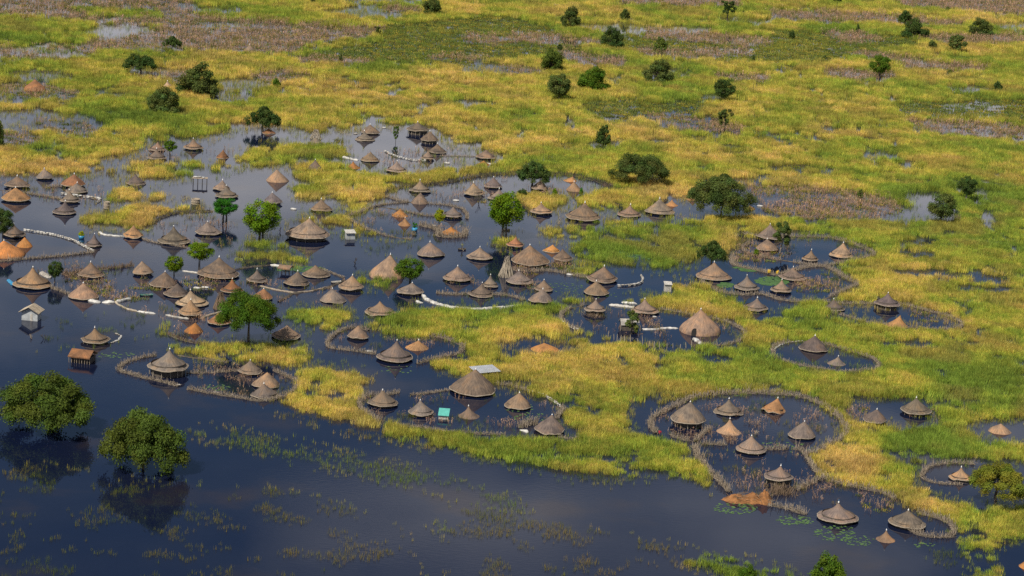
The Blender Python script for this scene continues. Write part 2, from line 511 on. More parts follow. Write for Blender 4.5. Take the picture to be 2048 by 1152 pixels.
water((1925, 846), (1975, 838), (2140, 832), (2140, 895), (1990, 888), (1945, 872))
water((1836, 935), (1870, 918), (1960, 918), (2140, 925), (2140, 1024), (1930, 1016), (1885, 1002), (1826, 982))
water((985, 686), (1050, 678), (1150, 680), (1165, 698), (1060, 713), (1000, 706))
water((1306, 716), (1316, 716), (1318, 745), (1308, 760), (1302, 740))
water((1750, 416), (1850, 412), (1928, 430), (1900, 446), (1760, 444))
water((1802, 388), (1858, 385), (1900, 392), (1890, 408), (1850, 416), (1820, 405))
maize(.9, .02, (1500, 378), (1600, 376), (1700, 384), (1790, 396), (1806, 418), (1760, 440), (1620, 440), (1530, 424))
maize(.25, 0, (1500, 376), (1560, 374), (1625, 386), (1620, 405), (1520, 400))
grass(.55, .7, (1795, 478), (1860, 478), (1870, 495), (1800, 495))
for (a, b, c, d_) in [(1830, 486, 34, 7), (1840, 512, 40, 9), (1840, 545, 60, 9), (1930, 552, 50, 9), (1990, 560, 40, 10), (1660, 562, 40, 10), (1790, 690, 30, 7),
                      (1830, 690, 40, 8), (1950, 692, 30, 7), (2000, 582, 40, 5), (1580, 335, 50, 8), (1600, 358, 40, 4), (1650, 264, 22, 5), (1240, 240, 35, 6), (1310, 354, 40, 7), (1500, 362, 50, 6),
                      (300, 222, 40, 5), (1340, 700, 40, 8), (1430, 720, 40, 10), (640, 292, 60, 14), (1330, 285, 30, 6)]:
    ell(a, b, c, d_, d=.25, low=.1)

# --- grass islands and banks inside the flood
grass(1, .6, (60, 352), (100, 335), (160, 330), (215, 336), (205, 345), (120, 350))
grass(.8, .6, (205, 345), (258, 338), (262, 326), (300, 322), (352, 328), (330, 356), (292, 356), (245, 352))
grass(1, .7, (292, 340), (330, 338), (385, 340), (380, 352), (325, 358))
grass(1, .15, (355, 322), (410, 328), (405, 335), (350, 330))
grass(1, .75, (428, 336), (445, 326), (465, 330), (460, 340), (435, 342))
grass(.9, .3, (470, 318), (500, 302), (560, 305), (600, 315), (590, 330), (520, 332), (475, 330))
grass(1, .8, (215, 392), (235, 378), (270, 378), (285, 392), (260, 404), (220, 402))
grass(.95, .45, (170, 440), (185, 430), (240, 425), (250, 408), (290, 404), (330, 412), (420, 412), (410, 422), (340, 428), (305, 448), (290, 460), (250, 456), (175, 450))
grass(1, .85, (255, 425), (300, 410), (345, 418), (315, 438), (290, 458), (265, 445))
grass(.5, .5, (290, 390), (320, 386), (320, 400), (295, 402))
grass(1, .62, (512, 300), (560, 290), (620, 295), (680, 300), (700, 312), (640, 320), (600, 312), (560, 315), (512, 310))
grass(1, .5, (640, 318), (700, 342), (790, 350), (840, 348), (900, 335), (1000, 328), (1005, 316), (1060, 320), (1060, 342), (980, 345), (910, 358), (850, 370), (770, 368), (765, 395), (730, 400), (640, 395), (590, 390), (588, 378), (640, 370), (600, 360), (580, 345), (600, 335))
grass(1, .85, (590, 388), (640, 375), (720, 372), (760, 392), (762, 400), (720, 402), (650, 402), (600, 396))
grass(1, .15, (588, 376), (620, 370), (650, 376), (640, 385), (600, 386))
grass(.9, .8, (690, 412), (720, 405), (750, 410), (745, 417), (700, 418))
grass(1, .85, (678, 424), (700, 418), (715, 422), (705, 428), (685, 430))
grass(.9, .5, (560, 452), (600, 444), (625, 432), (690, 432), (740, 462), (770, 472), (700, 470), (650, 458), (580, 456))
grass(.7, .75, (765, 472), (820, 474), (830, 482), (780, 482))
grass(.35, .4, (740, 490), (830, 490), (850, 505), (800, 512), (740, 500))
grass(1, .3, (478, 486), (555, 484), (570, 494), (500, 500))
grass(1, .3, (468, 508), (560, 505), (612, 512), (608, 528), (520, 524), (470, 518))
grass(.8, .7, (705, 560), (790, 556), (780, 572), (715, 572))
grass(1, .8, (1034, 392), (1062, 386), (1112, 386), (1140, 402), (1130, 416), (1060, 418), (1038, 408))
grass(1, .78, (1150, 395), (1200, 378), (1260, 374), (1330, 382), (1400, 376), (1395, 388), (1330, 398), (1290, 410), (1240, 418), (1180, 412))
grass(.75, .25, (1080, 462), (1180, 448), (1260, 452), (1340, 446), (1440, 448), (1470, 460), (1440, 488), (1400, 500), (1395, 525), (1340, 536), (1290, 532), (1200, 530), (1150, 510), (1140, 480), (1085, 470))
grass(1, .15, (1150, 480), (1260, 478), (1390, 500), (1380, 520), (1300, 530), (1200, 512))
grass(.5, .85, (1205, 440), (1260, 438), (1260, 450), (1210, 452))
water((1250, 512), (1310, 516), (1320, 526), (1270, 530))
grass(1, .6, (1330, 440), (1460, 432), (1545, 438), (1540, 446), (1480, 452), (1400, 470), (1400, 445))
grass(1, .8, (1400, 462), (1450, 458), (1462, 470), (1475, 492), (1450, 512), (1440, 500), (1430, 478))
grass(.9, .72, (1130, 540), (1170, 528), (1200, 532), (1190, 546), (1150, 552))
grass(1, .55, (1345, 572), (1385, 566), (1440, 588), (1475, 602), (1480, 625), (1420, 612), (1345, 600))
grass(.9, .6, (985, 480), (1035, 476), (1040, 492), (1000, 496))
grass(1, .55, (558, 640), (580, 624), (650, 618), (700, 622), (704, 634), (680, 655), (640, 660), (610, 652))
grass(.9, .65, (300, 655), (330, 645), (350, 660), (340, 672), (305, 668))
grass(.9, .7, (340, 695), (400, 690), (470, 690), (530, 690), (612, 690), (620, 712), (600, 735), (560, 728), (480, 722), (400, 718), (350, 706))
grass(.95, .6, (585, 745), (620, 738), (700, 742), (735, 752), (725, 770), (715, 800), (735, 840), (750, 858), (690, 850), (600, 830), (540, 808), (580, 792), (598, 770))
grass(.4, .6, (690, 742), (740, 748), (725, 760))
grass(.95, .5, (770, 866), (860, 862), (960, 872), (1060, 878), (1165, 884), (1265, 870), (1300, 882), (1370, 900), (1400, 935), (1416, 972), (1340, 944), (1260, 950), (1160, 942), (1060, 928), (950, 906), (860, 888), (780, 878))
grass(.35, .3, (1030, 918), (1140, 940), (1260, 950), (1220, 965), (1100, 950), (1020, 932))
grass(.35, .55, (560, 812), (700, 850), (770, 870), (760, 880), (640, 856), (560, 830))
grass(.9, .75, (1700, 845), (1740, 852), (1740, 868), (1690, 866))
grass(1, .8, (1800, 985), (1850, 980), (1870, 1000), (1850, 1024), (1800, 1004))
grass(1, .72, (1870, 1020), (1930, 1012), (2140, 1022), (2140, 1085), (1995, 1078), (1950, 1085), (1915, 1060))
grass(.7, .65, (1900, 1060), (1990, 1070), (2010, 1085), (1990, 1130), (2000, 1170), (1940, 1160), (1960, 1120), (1880, 1110))
grass(.3, .55, (1840, 1090), (1900, 1080), (1940, 1120), (1900, 1140), (1850, 1120))
grass(.44, .15, (370, 858), (480, 868), (640, 898), (800, 938), (960, 984), (1060, 1008), (1040, 1024), (900, 993), (760, 958), (600, 922), (460, 892), (380, 876))
grass(.44, .0, (860, 1046), (930, 1060), (1030, 1084), (1030, 1096), (930, 1078), (850, 1058))
grass(.62, -.2, (1246, 1084), (1300, 1090), (1420, 1112), (1560, 1142), (1640, 1180), (1480, 1180), (1420, 1144), (1320, 1116), (1256, 1100))
grass(.2, .6, (-60, 950), (90, 930), (200, 960), (360, 970), (640, 1000), (800, 1060), (860, 1180), (-60, 1180))
grass(.2, .6, (900, 1010), (1100, 1040), (1250, 1070), (1400, 1105), (1250, 1180), (900, 1180))
grass(.22, .6, (380, 985), (560, 980), (640, 1010), (560, 1080), (400, 1050))
grass(.12, .3, (90, 640), (190, 630), (290, 640), (330, 665), (200, 690), (60, 700))
grass(.3, .15, (150, 645), (220, 648), (215, 660), (150, 660))
# maize left standing in the yards
maize(.3, 0, (130, 560), (215, 552), (270, 560), (330, 566), (420, 552), (450, 560), (400, 590), (300, 598), (220, 604), (150, 590))
maize(.6, 0, (1575, 572), (1600, 560), (1680, 568), (1670, 582), (1600, 586))
maize(.4, 0, (1700, 996), (1780, 994), (1790, 1016), (1720, 1020))
maize(.6, 0, (1835, 822), (1880, 824), (1896, 836), (1870, 848), (1815, 842))
maize(.45, 0, (1690, 826), (1735, 816), (1740, 840), (1705, 845))
maize(.5, 0, (1500, 478), (1535, 500), (1600, 520), (1540, 525), (1470, 530), (1470, 512))
maize(.5, 0, (1025, 528), (1100, 530), (1160, 520), (1150, 540), (1090, 544), (1030, 546))
maize(.25, 0, (1820, 618), (1860, 624), (1900, 640), (1850, 648))
for yard in ([(700, 428), (800, 420), (930, 440), (930, 470), (800, 476), (730, 455)], [(790, 372), (990, 352), (1190, 368), (1140, 390), (930, 405), (800, 398)],
             [(310, 445), (360, 430), (470, 432), (470, 490), (330, 495)], [(1500, 478), (1680, 480), (1740, 508), (1640, 528), (1520, 515)],
             [(1310, 830), (1420, 795), (1600, 800), (1680, 850), (1600, 900), (1400, 900), (1320, 870)], [(1400, 905), (1600, 905), (1640, 960), (1780, 995), (1700, 1010), (1560, 1005), (1450, 975)],
             [(380, 725), (560, 740), (585, 780), (500, 795), (390, 778)], [(670, 672), (900, 680), (915, 705), (840, 722), (680, 696)], [(735, 800), (900, 790), (1110, 800), (1110, 860), (850, 850), (740, 830)],
             [(60, 530), (260, 520), (300, 545), (160, 560), (60, 550)], [(470, 560), (690, 560), (660, 600), (480, 620)], [(230, 610), (420, 610), (430, 690), (260, 640)], [(0, 350), (200, 350), (210, 410), (0, 400)],
             [(1130, 620), (1320, 622), (1480, 665), (1320, 690), (1180, 668)], [(270, 300), (470, 300), (460, 320), (300, 325)], [(690, 300), (990, 300), (980, 326), (700, 340)], [(880, 560), (1080, 545), (1090, 590), (900, 600)]):
    m_ = inside(yard)
    D[m_ & (D < .05)] = .07
    MZ[m_ & (MZ < .05)] = .05
maize(.3, 0, (945, 386), (985, 386), (985, 408), (950, 410))


def blur(a, k):
    for ax in (0, 1):
        p = np.pad(a, [(k, k) if i == ax else (0, 0) for i in (0, 1)], mode='edge')
        c = np.cumsum(p, axis=ax)
        z = np.zeros_like(np.take(c, [0], ax))
        c = np.concatenate([z, c], ax)
        n = 2 * k + 1
        a = (np.take(c, range(n, c.shape[ax]), ax) - np.take(c, range(0, c.shape[ax] - n), ax)) / n
    return a



# ------------------------------------------------------------------ ground and water
def axis(lo, hi, step, far):
    a = list(np.arange(lo, hi + 1, step)); s = step
    while a[-1] < far: s *= 1.6; a.append(a[-1] + s)
    s = step
    while a[0] > -far: s *= 1.6; a.insert(0, a[0] - s)
    return a


xs, ys = axis(-500, 500, 50, 7000), axis(0, 1500, 50, 9000)
gv, gf = [], []
for y in ys:
    for x in xs:
        far = y > 1330 or y < -200 or abs(x) > 520
        gv.append((x, y, (0.25 if far else -1.1) + random.uniform(-.1, .1)))
nx = len(xs)
for j in range(len(ys) - 1):
    for i in range(nx - 1):
        gf.append((j * nx + i, j * nx + i + 1, (j + 1) * nx + i + 1, (j + 1) * nx + i))
g_ = obj("ground", new_mesh("ground", gv, gf, M_GROUND, True)); g_['kind'] = 'structure'; g_['label'] = 'flat flooded savanna ground under the marsh'
w_ = obj("water", new_mesh("water", [(-6500, -6500, 0), (6500, -6500, 0), (6500, 8500, 0), (-6500, 8500, 0)], [(0, 1, 2, 3)], M_WATER))
w_['kind'] = 'structure'; w_['label'] = 'dark still flood water reflecting the sky'


# ------------------------------------------------------------------ huts
TH = {'g': (.165, .134, .108), 'b': (.198, .146, .106), 't': (.30, .215, .145), 'o': (.34, .165, .06), 'r': (.24, .12, .065), 'k': (.135, .11, .098)}


def rings(nseg, prof, R, Hh, wob, dro, seed, facet=0):
    r = random.Random(seed)
    ph = [r.uniform(0, 6.28) for _ in range(6)]
    v = []
    for t, z in prof:
        for k in range(nseg):
            a = 2 * math.pi * k / nseg
            e = 1 + wob * t * (math.sin(2 * a + ph[0]) * .5 + math.sin(3 * a + ph[1]) * .4 + math.sin(7 * a + ph[2]) * .2) + r.uniform(-.012, .012) * t ** 3 + .018 * math.sin(4 * a + ph[1] * 2) * math.sin(math.pi * min(1, t))
            if facet:
                w = 2 * math.pi / facet
                e *= math.cos(w / 2) / math.cos((a % w) - w / 2) * .4 + .6
            zz = z * Hh + dro * t ** 3 * (math.sin(2 * a + ph[3]) + .7 * math.sin(5 * a + ph[4]) + .3 * math.sin(9 * a + ph[5])) + r.uniform(-.03, .03) * t
            v.append((R * t * e * math.cos(a), R * t * e * math.sin(a), zz))
    return v


def strip(n, rows, start=0):
    return [(start + j * n + k, start + j * n + (k + 1) % n, start + (j + 1) * n + (k + 1) % n, start + (j + 1) * n + k) for j in range(rows - 1) for k in range(n)]


PROFILE = {
    'cone': [(.02, 1.0), (.06, .93), (.16, .80), (.3, .645), (.45, .495), (.6, .352), (.75, .215), (.88, .10), (.96, .035), (1.0, 0.0)],
    'flare': [(.02, 1.0), (.06, .9), (.15, .74), (.28, .57), (.42, .42), (.57, .29), (.72, .17), (.86, .075), (.95, .03), (1.0, 0.0)],
    'full': [(.02, 1.0), (.07, .94), (.18, .83), (.33, .69), (.48, .55), (.63, .41), (.78, .265), (.9, .13), (.97, .045), (1.0, 0.0)],
    'dome': [(.02, 1.0), (.07, .93), (.2, .80), (.36, .665), (.52, .535), (.68, .405), (.82, .285), (.92, .175), (.98, .07), (1.0, -.08)],
}
POSTS = MB(); POSTS.bar((0, 0, -.6), (0, 0, 1), .07, .055, 5)
POST_ME = POSTS.mesh("post", M_PALEWOOD)
_fin = MB()


def finial_mesh(blue=False):
    m = MB()
    pr = [(.05, -.1), (.16, .02), (.19, .14), (.13, .26), (.05, .32), (.045, .62), (.0, .66)]
    v = [(r * math.cos(k * math.pi / 4), r * math.sin(k * math.pi / 4), z) for r, z in pr for k in range(8)]
    m.add(v, strip(8, len(pr)))
    me = m.mesh("finial", M_WHITE, True)
    if blue:
        me.materials.append(M_BLUE)
        for p in me.polygons:
            if p.center.z > .3: p.material_index = 1
    return me


FIN, FINB = finial_mesh(), finial_mesh(True)


def hut(cx, yp, yb, w, gap, kind, label, px=None, shape=None, posts=None, facet=0, fin='w', wob=None, dro=None, door=None):
    seed = int(cx * 7 + yb * 13)
    r = random.Random(seed)
    np0 = 9 if gap > .75 else 0
    gap = gap * .75 if gap <= .95 else gap
    P = gnd(cx, yb)
    dist = math.sqrt(P[0] ** 2 + P[1] ** 2 + CAMZ ** 2)
    ye = yb - (w / 2) * CAMZ / dist
    C = gnd(cx, ye, gap)
    s = scale_at(C)
    R = w / s / 2
    top = at_depth(cx if px is None else px, yp, C[1])
    Hh = max(.6, top[2] - gap)
    tx = r.uniform(-.12, .12) * R if px is None else top[0] - C[0]
    shape = shape or r.choice(['cone', 'cone', 'full', 'flare'])
    sub = gap <= 0.02
    wob = r.uniform(.03, .075) if wob is None else wob
    dro = (r.uniform(.03, .10) if not sub else .0) if dro is None else dro
    t = thing("thatched_hut", label, "hut", (C[0], C[1], 0), 0, "thatched huts standing in the flood")
    prof = list(PROFILE[shape])
    n = 52
    if sub:
        prof = prof + [(1.03, -.25)]
    else:
        prof = prof + [(1.0, -.10 / Hh), (.93, -.10 / Hh), (.8, .08)]
    v = rings(n, prof, R, Hh, wob, dro, seed, facet)
    # a thicker straw cap and one or two thatch courses give the cone its steps
    v2 = []
    for j, p in enumerate(v):
        q = math.hypot(p[0], p[1]) / R
        step = .02 * (1 if (q * 5 + .3) % 1 < .5 else -.4) * (0.2 < q < .97)
        lean = tx * max(0, min(1, (p[2] / Hh)))
        v2.append((p[0] + lean, p[1], p[2] + step + gap))
    f = strip(n, len(prof)) + [tuple(range(n - 1, -1, -1))[::-1]]
    ro = obj("roof", new_mesh("roof", v2, f, M_THATCH, True), t)
    c = TH[kind]
    j = r.uniform(.74, 1.22)
    ro.color = (c[0] * j * r.uniform(.96, 1.05), c[1] * j, c[2] * j * r.uniform(.92, 1.06), 1)
    if not sub:
        # pale cut straw edge round the eave
        rp = [(.985, .035 / Hh), (1.025, -.03 / Hh), (1.03, -.13 / Hh), (.985, -.15 / Hh)]
        rv = rings(n, rp, R, Hh, wob, dro, seed, facet)
        rv = [(p[0], p[1], p[2] + gap) for p in rv]
        obj("eave_rim", new_mesh("eave_rim", rv, strip(n, 4) + [(3 * n + k, 3 * n + (k + 1) % n, (k + 1) % n, k) for k in range(n)], M_RIM, True), ro)
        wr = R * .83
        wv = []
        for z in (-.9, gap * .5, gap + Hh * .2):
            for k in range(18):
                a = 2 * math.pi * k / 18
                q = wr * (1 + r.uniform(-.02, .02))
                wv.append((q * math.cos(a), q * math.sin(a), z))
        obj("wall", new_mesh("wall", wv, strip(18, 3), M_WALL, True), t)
        np_ = posts if posts is not None else np0
        for k in range(np_):
            a = 2 * math.pi * (k + r.uniform(-.25, .25)) / np_
            p = obj("post", POST_ME, t, (R * .9 * math.cos(a), R * .9 * math.sin(a), 0))
            p.scale = (1, 1, gap + .12)
            p.rotation_euler = (r.uniform(-.08, .08), r.uniform(-.08, .08), 0)
    if fin:
        fo = obj("finial", FINB if fin == 'b' else FIN, ro, (tx, 0, gap + Hh - .06))
        k = min(1.0, .5 + R * .07) * (1.15 if Y0(yb) else 1)
        fo.scale = (k, k, k * (1.3 if fin == 'b' else r.uniform(.6, 1.1)))
    if door is not None:
        m = MB()
        a = door; q = R * .99
        ux, uy = math.cos(a), math.sin(a)
        tx_, ty_ = -uy, ux
        pts = [(-.45, -.1), (.45, -.1), (.5, .9), (.32, 1.35), (0, 1.5), (-.32, 1.35), (-.5, .9)]
        v = [(ux * (q + .25 - max(0, z) * .22) + tx_ * x, uy * (q + .25 - max(0, z) * .22) + ty_ * x, z) for x, z in pts] + [(ux * (q - 1) + tx_ * x, uy * (q - 1) + ty_ * x, z) for x, z in pts]
        m.add(v, [tuple(range(7))] + [(k, (k + 1) % 7, 7 + (k + 1) % 7, 7 + k) for k in range(7)])
        m.build("doorway", M_BLACK, t)
    return t


def Y0(yb):
    return yb < 450


HUTS = [
 (70, 158, 183, 45, 0, 'r', 'slumped reddish thatch roof in the small pond among far golden grass', dict(shape='dome', fin=None)),
 (336, 162, 178, 26, .5, 't', 'pale hut tip showing between two dense dark bushes', {}),
 (500, 89, 104, 24, .8, 'b', 'lone tiny hut beside the distant brown maize field', {}),
 (538, 257, 268, 26, .15, 'r', 'small reddish hut at the foot of a round dark tree', dict(fin=None)),
 (632, 274, 290, 32, .5, 'g', 'small hut in front of a far bundle of upright poles', dict(fin=None)),
 (741, 249, 267, 36, .6, 'b', 'hut with white tip just behind another hut, beside a slim dark tree', {}),
 (730, 262, 282, 39, .3, 'g', 'squat grey hut overlapping the hut behind it in the northern yard', {}),
 (836, 244, 262, 44, 1.4, 'g', 'highest northern hut raised on visible wall poles', dict(posts=14)),
 (859, 262, 282, 35, 1.0, 'b', 'brown hut on pole walls just below the highest northern hut', dict(posts=12)),
 (314, 283, 301, 32, .5, 'b', 'hut directly behind its twin, beside a slender tree in the north-west yard', dict(fin=None)),
 (314, 297, 318, 37, .6, 'g', 'grey front hut of the pair beside a slender tree in the north-west yard', {}),
 (387, 277, 298, 38, .7, 'b', 'wide-eaved hut mirrored in open water east of the slender tree', dict(shape='flare')),
 (445, 299, 317, 26, .05, 'r', 'tiny reddish hut almost drowned near green tufts', dict(fin=None)),
 (90, 337, 357, 33, .7, 'g', 'small grey hut behind the cluster with white sacks', {}),
 (35, 352, 374, 50, .9, 'b', 'brown hut on a pole wall, rear one of two at the western edge', dict(posts=12)),
 (33, 375, 402, 56, .8, 'o2', 'orange-brown broad hut mirrored in front of the pole-walled hut', {}),
 (146, 348, 372, 48, .8, 'r', 'round reddish hut at the back of the sack-ringed cluster', dict(shape='full')),
 (153, 365, 386, 44, .5, 'g', 'low hut in the middle of the sack-ringed cluster', {}),
 (140, 380, 404, 38, .7, 'g', 'pointed hut with white sacks lying at its eave', dict(shape='flare')),
 (129, 402, 428, 47, .5, 'k', 'front hut of the sack-ringed cluster with dark pointed reflection', dict(shape='flare')),
 (272, 348, 370, 38, .3, 'k', 'solitary dark hut in open water with sharp mirrored cone', dict(fin=None)),
 (443, 360, 380, 34, .5, 'b', 'rear hut of a close pair above the bright green round tree', {}),
 (454, 371, 395, 44, .6, 'g', 'front hut of a close pair above the bright green round tree', {}),
 (28, 448, 473, 46, .6, 'g', 'hut half hidden by the dark tree at the western edge', {}),
 (12, 481, 518, 78, 0, 'o3', 'huge rusty orange dome roof cut by the western edge of the picture', dict(shape='dome')),
 (49, 474, 496, 33, 0, 'o', 'small bright orange roof tip behind the huge rusty dome', dict(fin=None)),
 (187, 467, 493, 33, .5, 'k', 'narrow dark hut at the end of the long white sandbag dike', dict(shape='flare')),
 (267, 450, 475, 40, .6, 'o2', 'rusty brown hut with bent eave at the end of a white tarp', dict(dro=.16, fin=None)),
 (348, 452, 488, 62, .6, 'g', 'broad grey hut south of the curved pole dike', dict(wob=.06)),
 (416, 443, 469, 50, .7, 'g', 'grey hut inside the curved pole dike below the bright green tree', {}),
 (65, 534, 577, 77, .6, 't2', 'large hut with orange-stained tip and blue tarps at its eave', {}),
 (182, 524, 554, 51, .6, 'b', 'smooth round hut behind dry stalks, north of the tan hut with white tarps', dict(shape='cone')),
 (286, 522, 548, 40, .8, 'b', 'damaged hut with a hole torn in its roof', dict(fin=None, wob=.07)),
 (327, 543, 574, 53, .7, 'b', 'rounded brown hut on pole walls among brown debris', dict(shape='full', posts=14)),
 (437, 514, 556, 83, .7, 'b', 'very large conical hut in the yard of the twin-trunk tree', dict(shape='cone')),
 (555, 339, 366, 45, 0, 't2', 'tall pale roof drowned to its eave, north of the bright round-crowned tree', dict(shape='full', fin=None)),
 (546, 385, 406, 36, .9, 'k', 'dark hut peeping out behind the bright round-crowned tree', {}),
 (630, 319, 340, 33, .5, 'g', 'small dark hut west of the white tarps, north of the golden bank', {}),
 (643, 398, 422, 42, .6, 'b', 'hut south of the golden grass bank with poles round its eave', dict(posts=9)),
 (615, 436, 477, 89, 1.1, 'b', 'very large conical hut in open water beside the white latrine cabin', dict(shape='cone', posts=12)),
 (707, 322, 338, 28, 0, 'o', 'small bright orange roof cone in front of white tarps', dict(fin=None)),
 (740, 303, 323, 38, .4, 'b', 'brown hut behind the small bright orange roof cone', dict(fin=None)),
 (793, 322, 344, 42, .6, 'g', 'grey hut at the near end of the northern white dike', dict(shape='flare')),
 (855, 300, 318, 28, .7, 'b', 'smaller front hut at the far end of the northern white dike', dict(fin=None)),
 (875, 287, 306, 36, .5, 'g', 'hut behind the smaller hut at the end of the northern white dike', {}),
 (972, 299, 317, 40, .6, 'b', 'hut with white birds and bags along its eave, beside the green slope', dict(fin=None)),
 (966, 321, 332, 27, 0, 'o', 'flat orange roof patch sinking below the hut with white birds', dict(fin=None)),
 (840, 360, 384, 42, .6, 'g', 'rear hut of two in line inside the northern curved fence', {}),
 (839, 385, 409, 36, 0, 'b', 'front drowned roof of two in line inside the northern curved fence', dict(fin=None)),
 (948, 365, 390, 40, .7, 'b', 'reddish-brown hut in the middle of the northern curved fence yard', dict(wob=.06)),
 (986, 354, 375, 37, .6, 'k', 'dark hut under the back arc of the northern curved fence', {}),
 (998, 377, 400, 44, .5, 'g', 'hut tip sticking out behind the tall twin-trunk tree crown', {}),
 (800, 417, 435, 33, 0, 'o', 'larger orange drowned cone of two in the oval fence', dict(fin=None)),
 (809, 435, 453, 26, 0, 'o2', 'smaller orange drowned cone of two in the oval fence', {}),
 (905, 412, 434, 41, .8, 'k', 'dark hut beside the small yellow-green tree', dict(fin=None)),
 (902, 453, 471, 41, 0, 'o', 'orange drowned roof ringed by a brush fence', dict(fin=None)),
 (862, 484, 513, 54, .6, 'g', 'smooth hut in open water south of the oval fence', dict(shape='full')),
 (960, 494, 519, 50, .6, 'b', 'hut west of the pole tipi, on the shadowy water by the tall tree', {}),
 (773, 509, 560, 74, 0, 't', 'tall tan haystack-like thatch dome behind a round dark tree', dict(shape='dome', px=781)),
 (914, 532, 562, 56, .7, 'b', 'brown hut mirrored in blue water west of the pole tipi', dict(shape='cone')),
 (980, 549, 574, 33, .5, 'g', 'small narrow hut between two larger huts south of the pole tipi', dict(shape='flare')),
 (593, 542, 571, 52, .5, 'g', 'grey hut in the weedy yard, nearer of the two', {}),
 (632, 530, 555, 54, .4, 'b', 'low brown hut in the weedy yard, farther of the two', dict(fin=None)),
 (514, 538, 564, 41, .6, 'g', 'hut at the dark pole dike east of the very large conical hut', {}),
 (702, 550, 579, 50, .9, 't2', 'warm tan hut on pole walls beside the grey canoe', dict(posts=12, shape='cone')),
 (821, 565, 588, 54, .8, 'g', 'low hut at the western end of the long white tarp dike', {}),
 (1030, 473, 493, 36, .8, 'r', 'small reddish hut on the shaded bank of the tall twin-trunk tree', dict(fin=None)),
 (1061, 490, 530, 74, .9, 'b', 'very large brown hut behind the pole tipi', dict(shape='full', posts=16)),
 (1103, 489, 505, 34, .15, 'o', 'bright orange small roof behind the shaggy hut', dict(fin=None)),
 (1126, 497, 521, 38, .9, 'b', 'shaggy small hut wrapped in dry stalks', dict(fin=None, wob=.06)),
 (1039, 541, 568, 53, .6, 'g', 'hut just in front of the pole tipi over weedy water', {}),
 (1087, 559, 582, 37, .5, 'b', 'rear hut of a close pair above the white tarp dike end', {}),
 (1082, 578, 605, 50, .6, 'g', 'front hut of a close pair above the white tarp dike end', {}),
 (1079, 360, 379, 33, .6, 'b', 'hut at the foot of the dark round tree in the far ring yard', {}),
 (1148, 363, 384, 31, 0, 't2', 'drowned hut beside a little green plant in the far ring yard', {}),
 (1140, 353, 364, 27, 0, 'o2', 'collapsed brown roof lying at the far fence of the ring yard', dict(fin=None, px=1146)),
 (1083, 405, 427, 43, .8, 't2', 'hut with pale wall patches south of the golden tuft', {}),
 (1166, 405, 440, 70, .8, 'b', 'large smooth hut with broad reflection between golden grass and open water', dict(shape='cone')),
 (1258, 409, 433, 48, .4, 'b', 'middle-sized hut backed by golden grass, next to the broad wavy hut', {}),
 (1320, 397, 428, 58, .7, 'g', 'broad wavy-eaved hut at the edge of bright blue water', dict(wob=.06)),
 (1343, 399, 413, 27, 0, 'o2', 'little orange roof tucked behind the broad wavy-eaved hut', dict(fin=None)),
 (1386, 387, 402, 27, 0, 'o2', 'little orange roof poking out west of the big feathery tree', dict(fin=None)),
 (1500, 411, 420, 22, 0, 'o2', 'tiny orange roof under the eastern edge of the big feathery tree', dict(fin=None)),
 (1204, 532, 564, 62, .7, 'b', 'large hut beside the curved pale sack wall', dict(shape='cone')),
 (1193, 562, 590, 49, .5, 'b', 'tan-brown hut in front of the large hut by the curved sack wall', dict(shape='full')),
 (1190, 598, 623, 44, 1.0, 'g', 'small hut on dark stilts in the western part of the long yard', dict(shape='flare', posts=8)),
 (1290, 597, 627, 54, .6, 'b', 'hut directly behind the leafy shrub and pale-roofed house', dict(shape='flare')),
 (1400, 618, 673, 84, 0, 't', 'big tan dome hut with a dark arched doorway', dict(shape='dome', px=1402, door=-1.95)),
 (1427, 524, 560, 69, .5, 'b', 'large hut below the compact dark tree on the blue channel', dict(shape='cone')),
 (1494, 550, 580, 48, .6, 'g', 'pale grey pointed hut beside the bright green pond weed', dict(shape='flare')),
 (1540, 448, 478, 52, .8, 'g', 'hut partly covered by the leaning small tree', {}),
 (1535, 478, 501, 45, .5, 'b', 'hut in front of the leaning small tree, inside the upper stick yard', dict(shape='full')),
 (1620, 499, 521, 33, .5, 't2', 'small tan hut in the middle of the upper stick yard', {}),
 (1682, 485, 515, 48, .4, 't2', 'tan hut at the eastern end of the upper stick yard', dict(shape='cone')),
 (1586, 534, 560, 53, .6, 'b', 'hut beside two yellow jerrycans on the stick fence', dict(shape='flare')),
 (1562, 559, 584, 42, .7, 'b', 'hut amid dry stalks just south of the jerrycans', {}),
 (1511, 595, 621, 50, .5, 'g', 'grey hut outside the lower stick fence on blue water', dict(shape='flare')),
 (1668, 598, 621, 43, .4, 'k', 'dark hut at the western tip of the long oval pond', dict(shape='flare')),
 (1774, 585, 612, 51, 1.1, 'k', 'dark hut with open wall poles at the back of the long oval pond', dict(posts=10)),
 (1793, 630, 657, 47, 0, 'o2', 'tilted orange roof drowned at the near rim of the long oval pond', dict(px=1801, fin=None)),
 (1627, 671, 703, 57, .4, 'k', 'larger dark hut of two in the round walled pond', dict(fin='w')),
 (1673, 712, 732, 37, 0, 'g', 'smaller sunken hut of two in the round walled pond', dict(px=1677, shape='flare')),
 (1547, 796, 826, 50, .25, 'o2', 'orange torn roof with gaping eave in the big ring yard', dict(px=1556, dro=.25)),
 (1604, 842, 877, 55, .5, 'g', 'easternmost grey hut in the big ring yard, near its inner stick fence', dict(shape='full')),
 (1750, 818, 845, 48, .7, 'k', 'dark hut with brushwood at its wall east of the big ring yard', {}),
 (1832, 795, 828, 59, .9, 'g', 'hut fronted by a thick bank of dry stalks', dict(posts=14)),
 (1999, 847, 869, 47, 0, 't2', 'tan drowned roof in the pond at the eastern edge', dict(fin=None, wob=.09)),
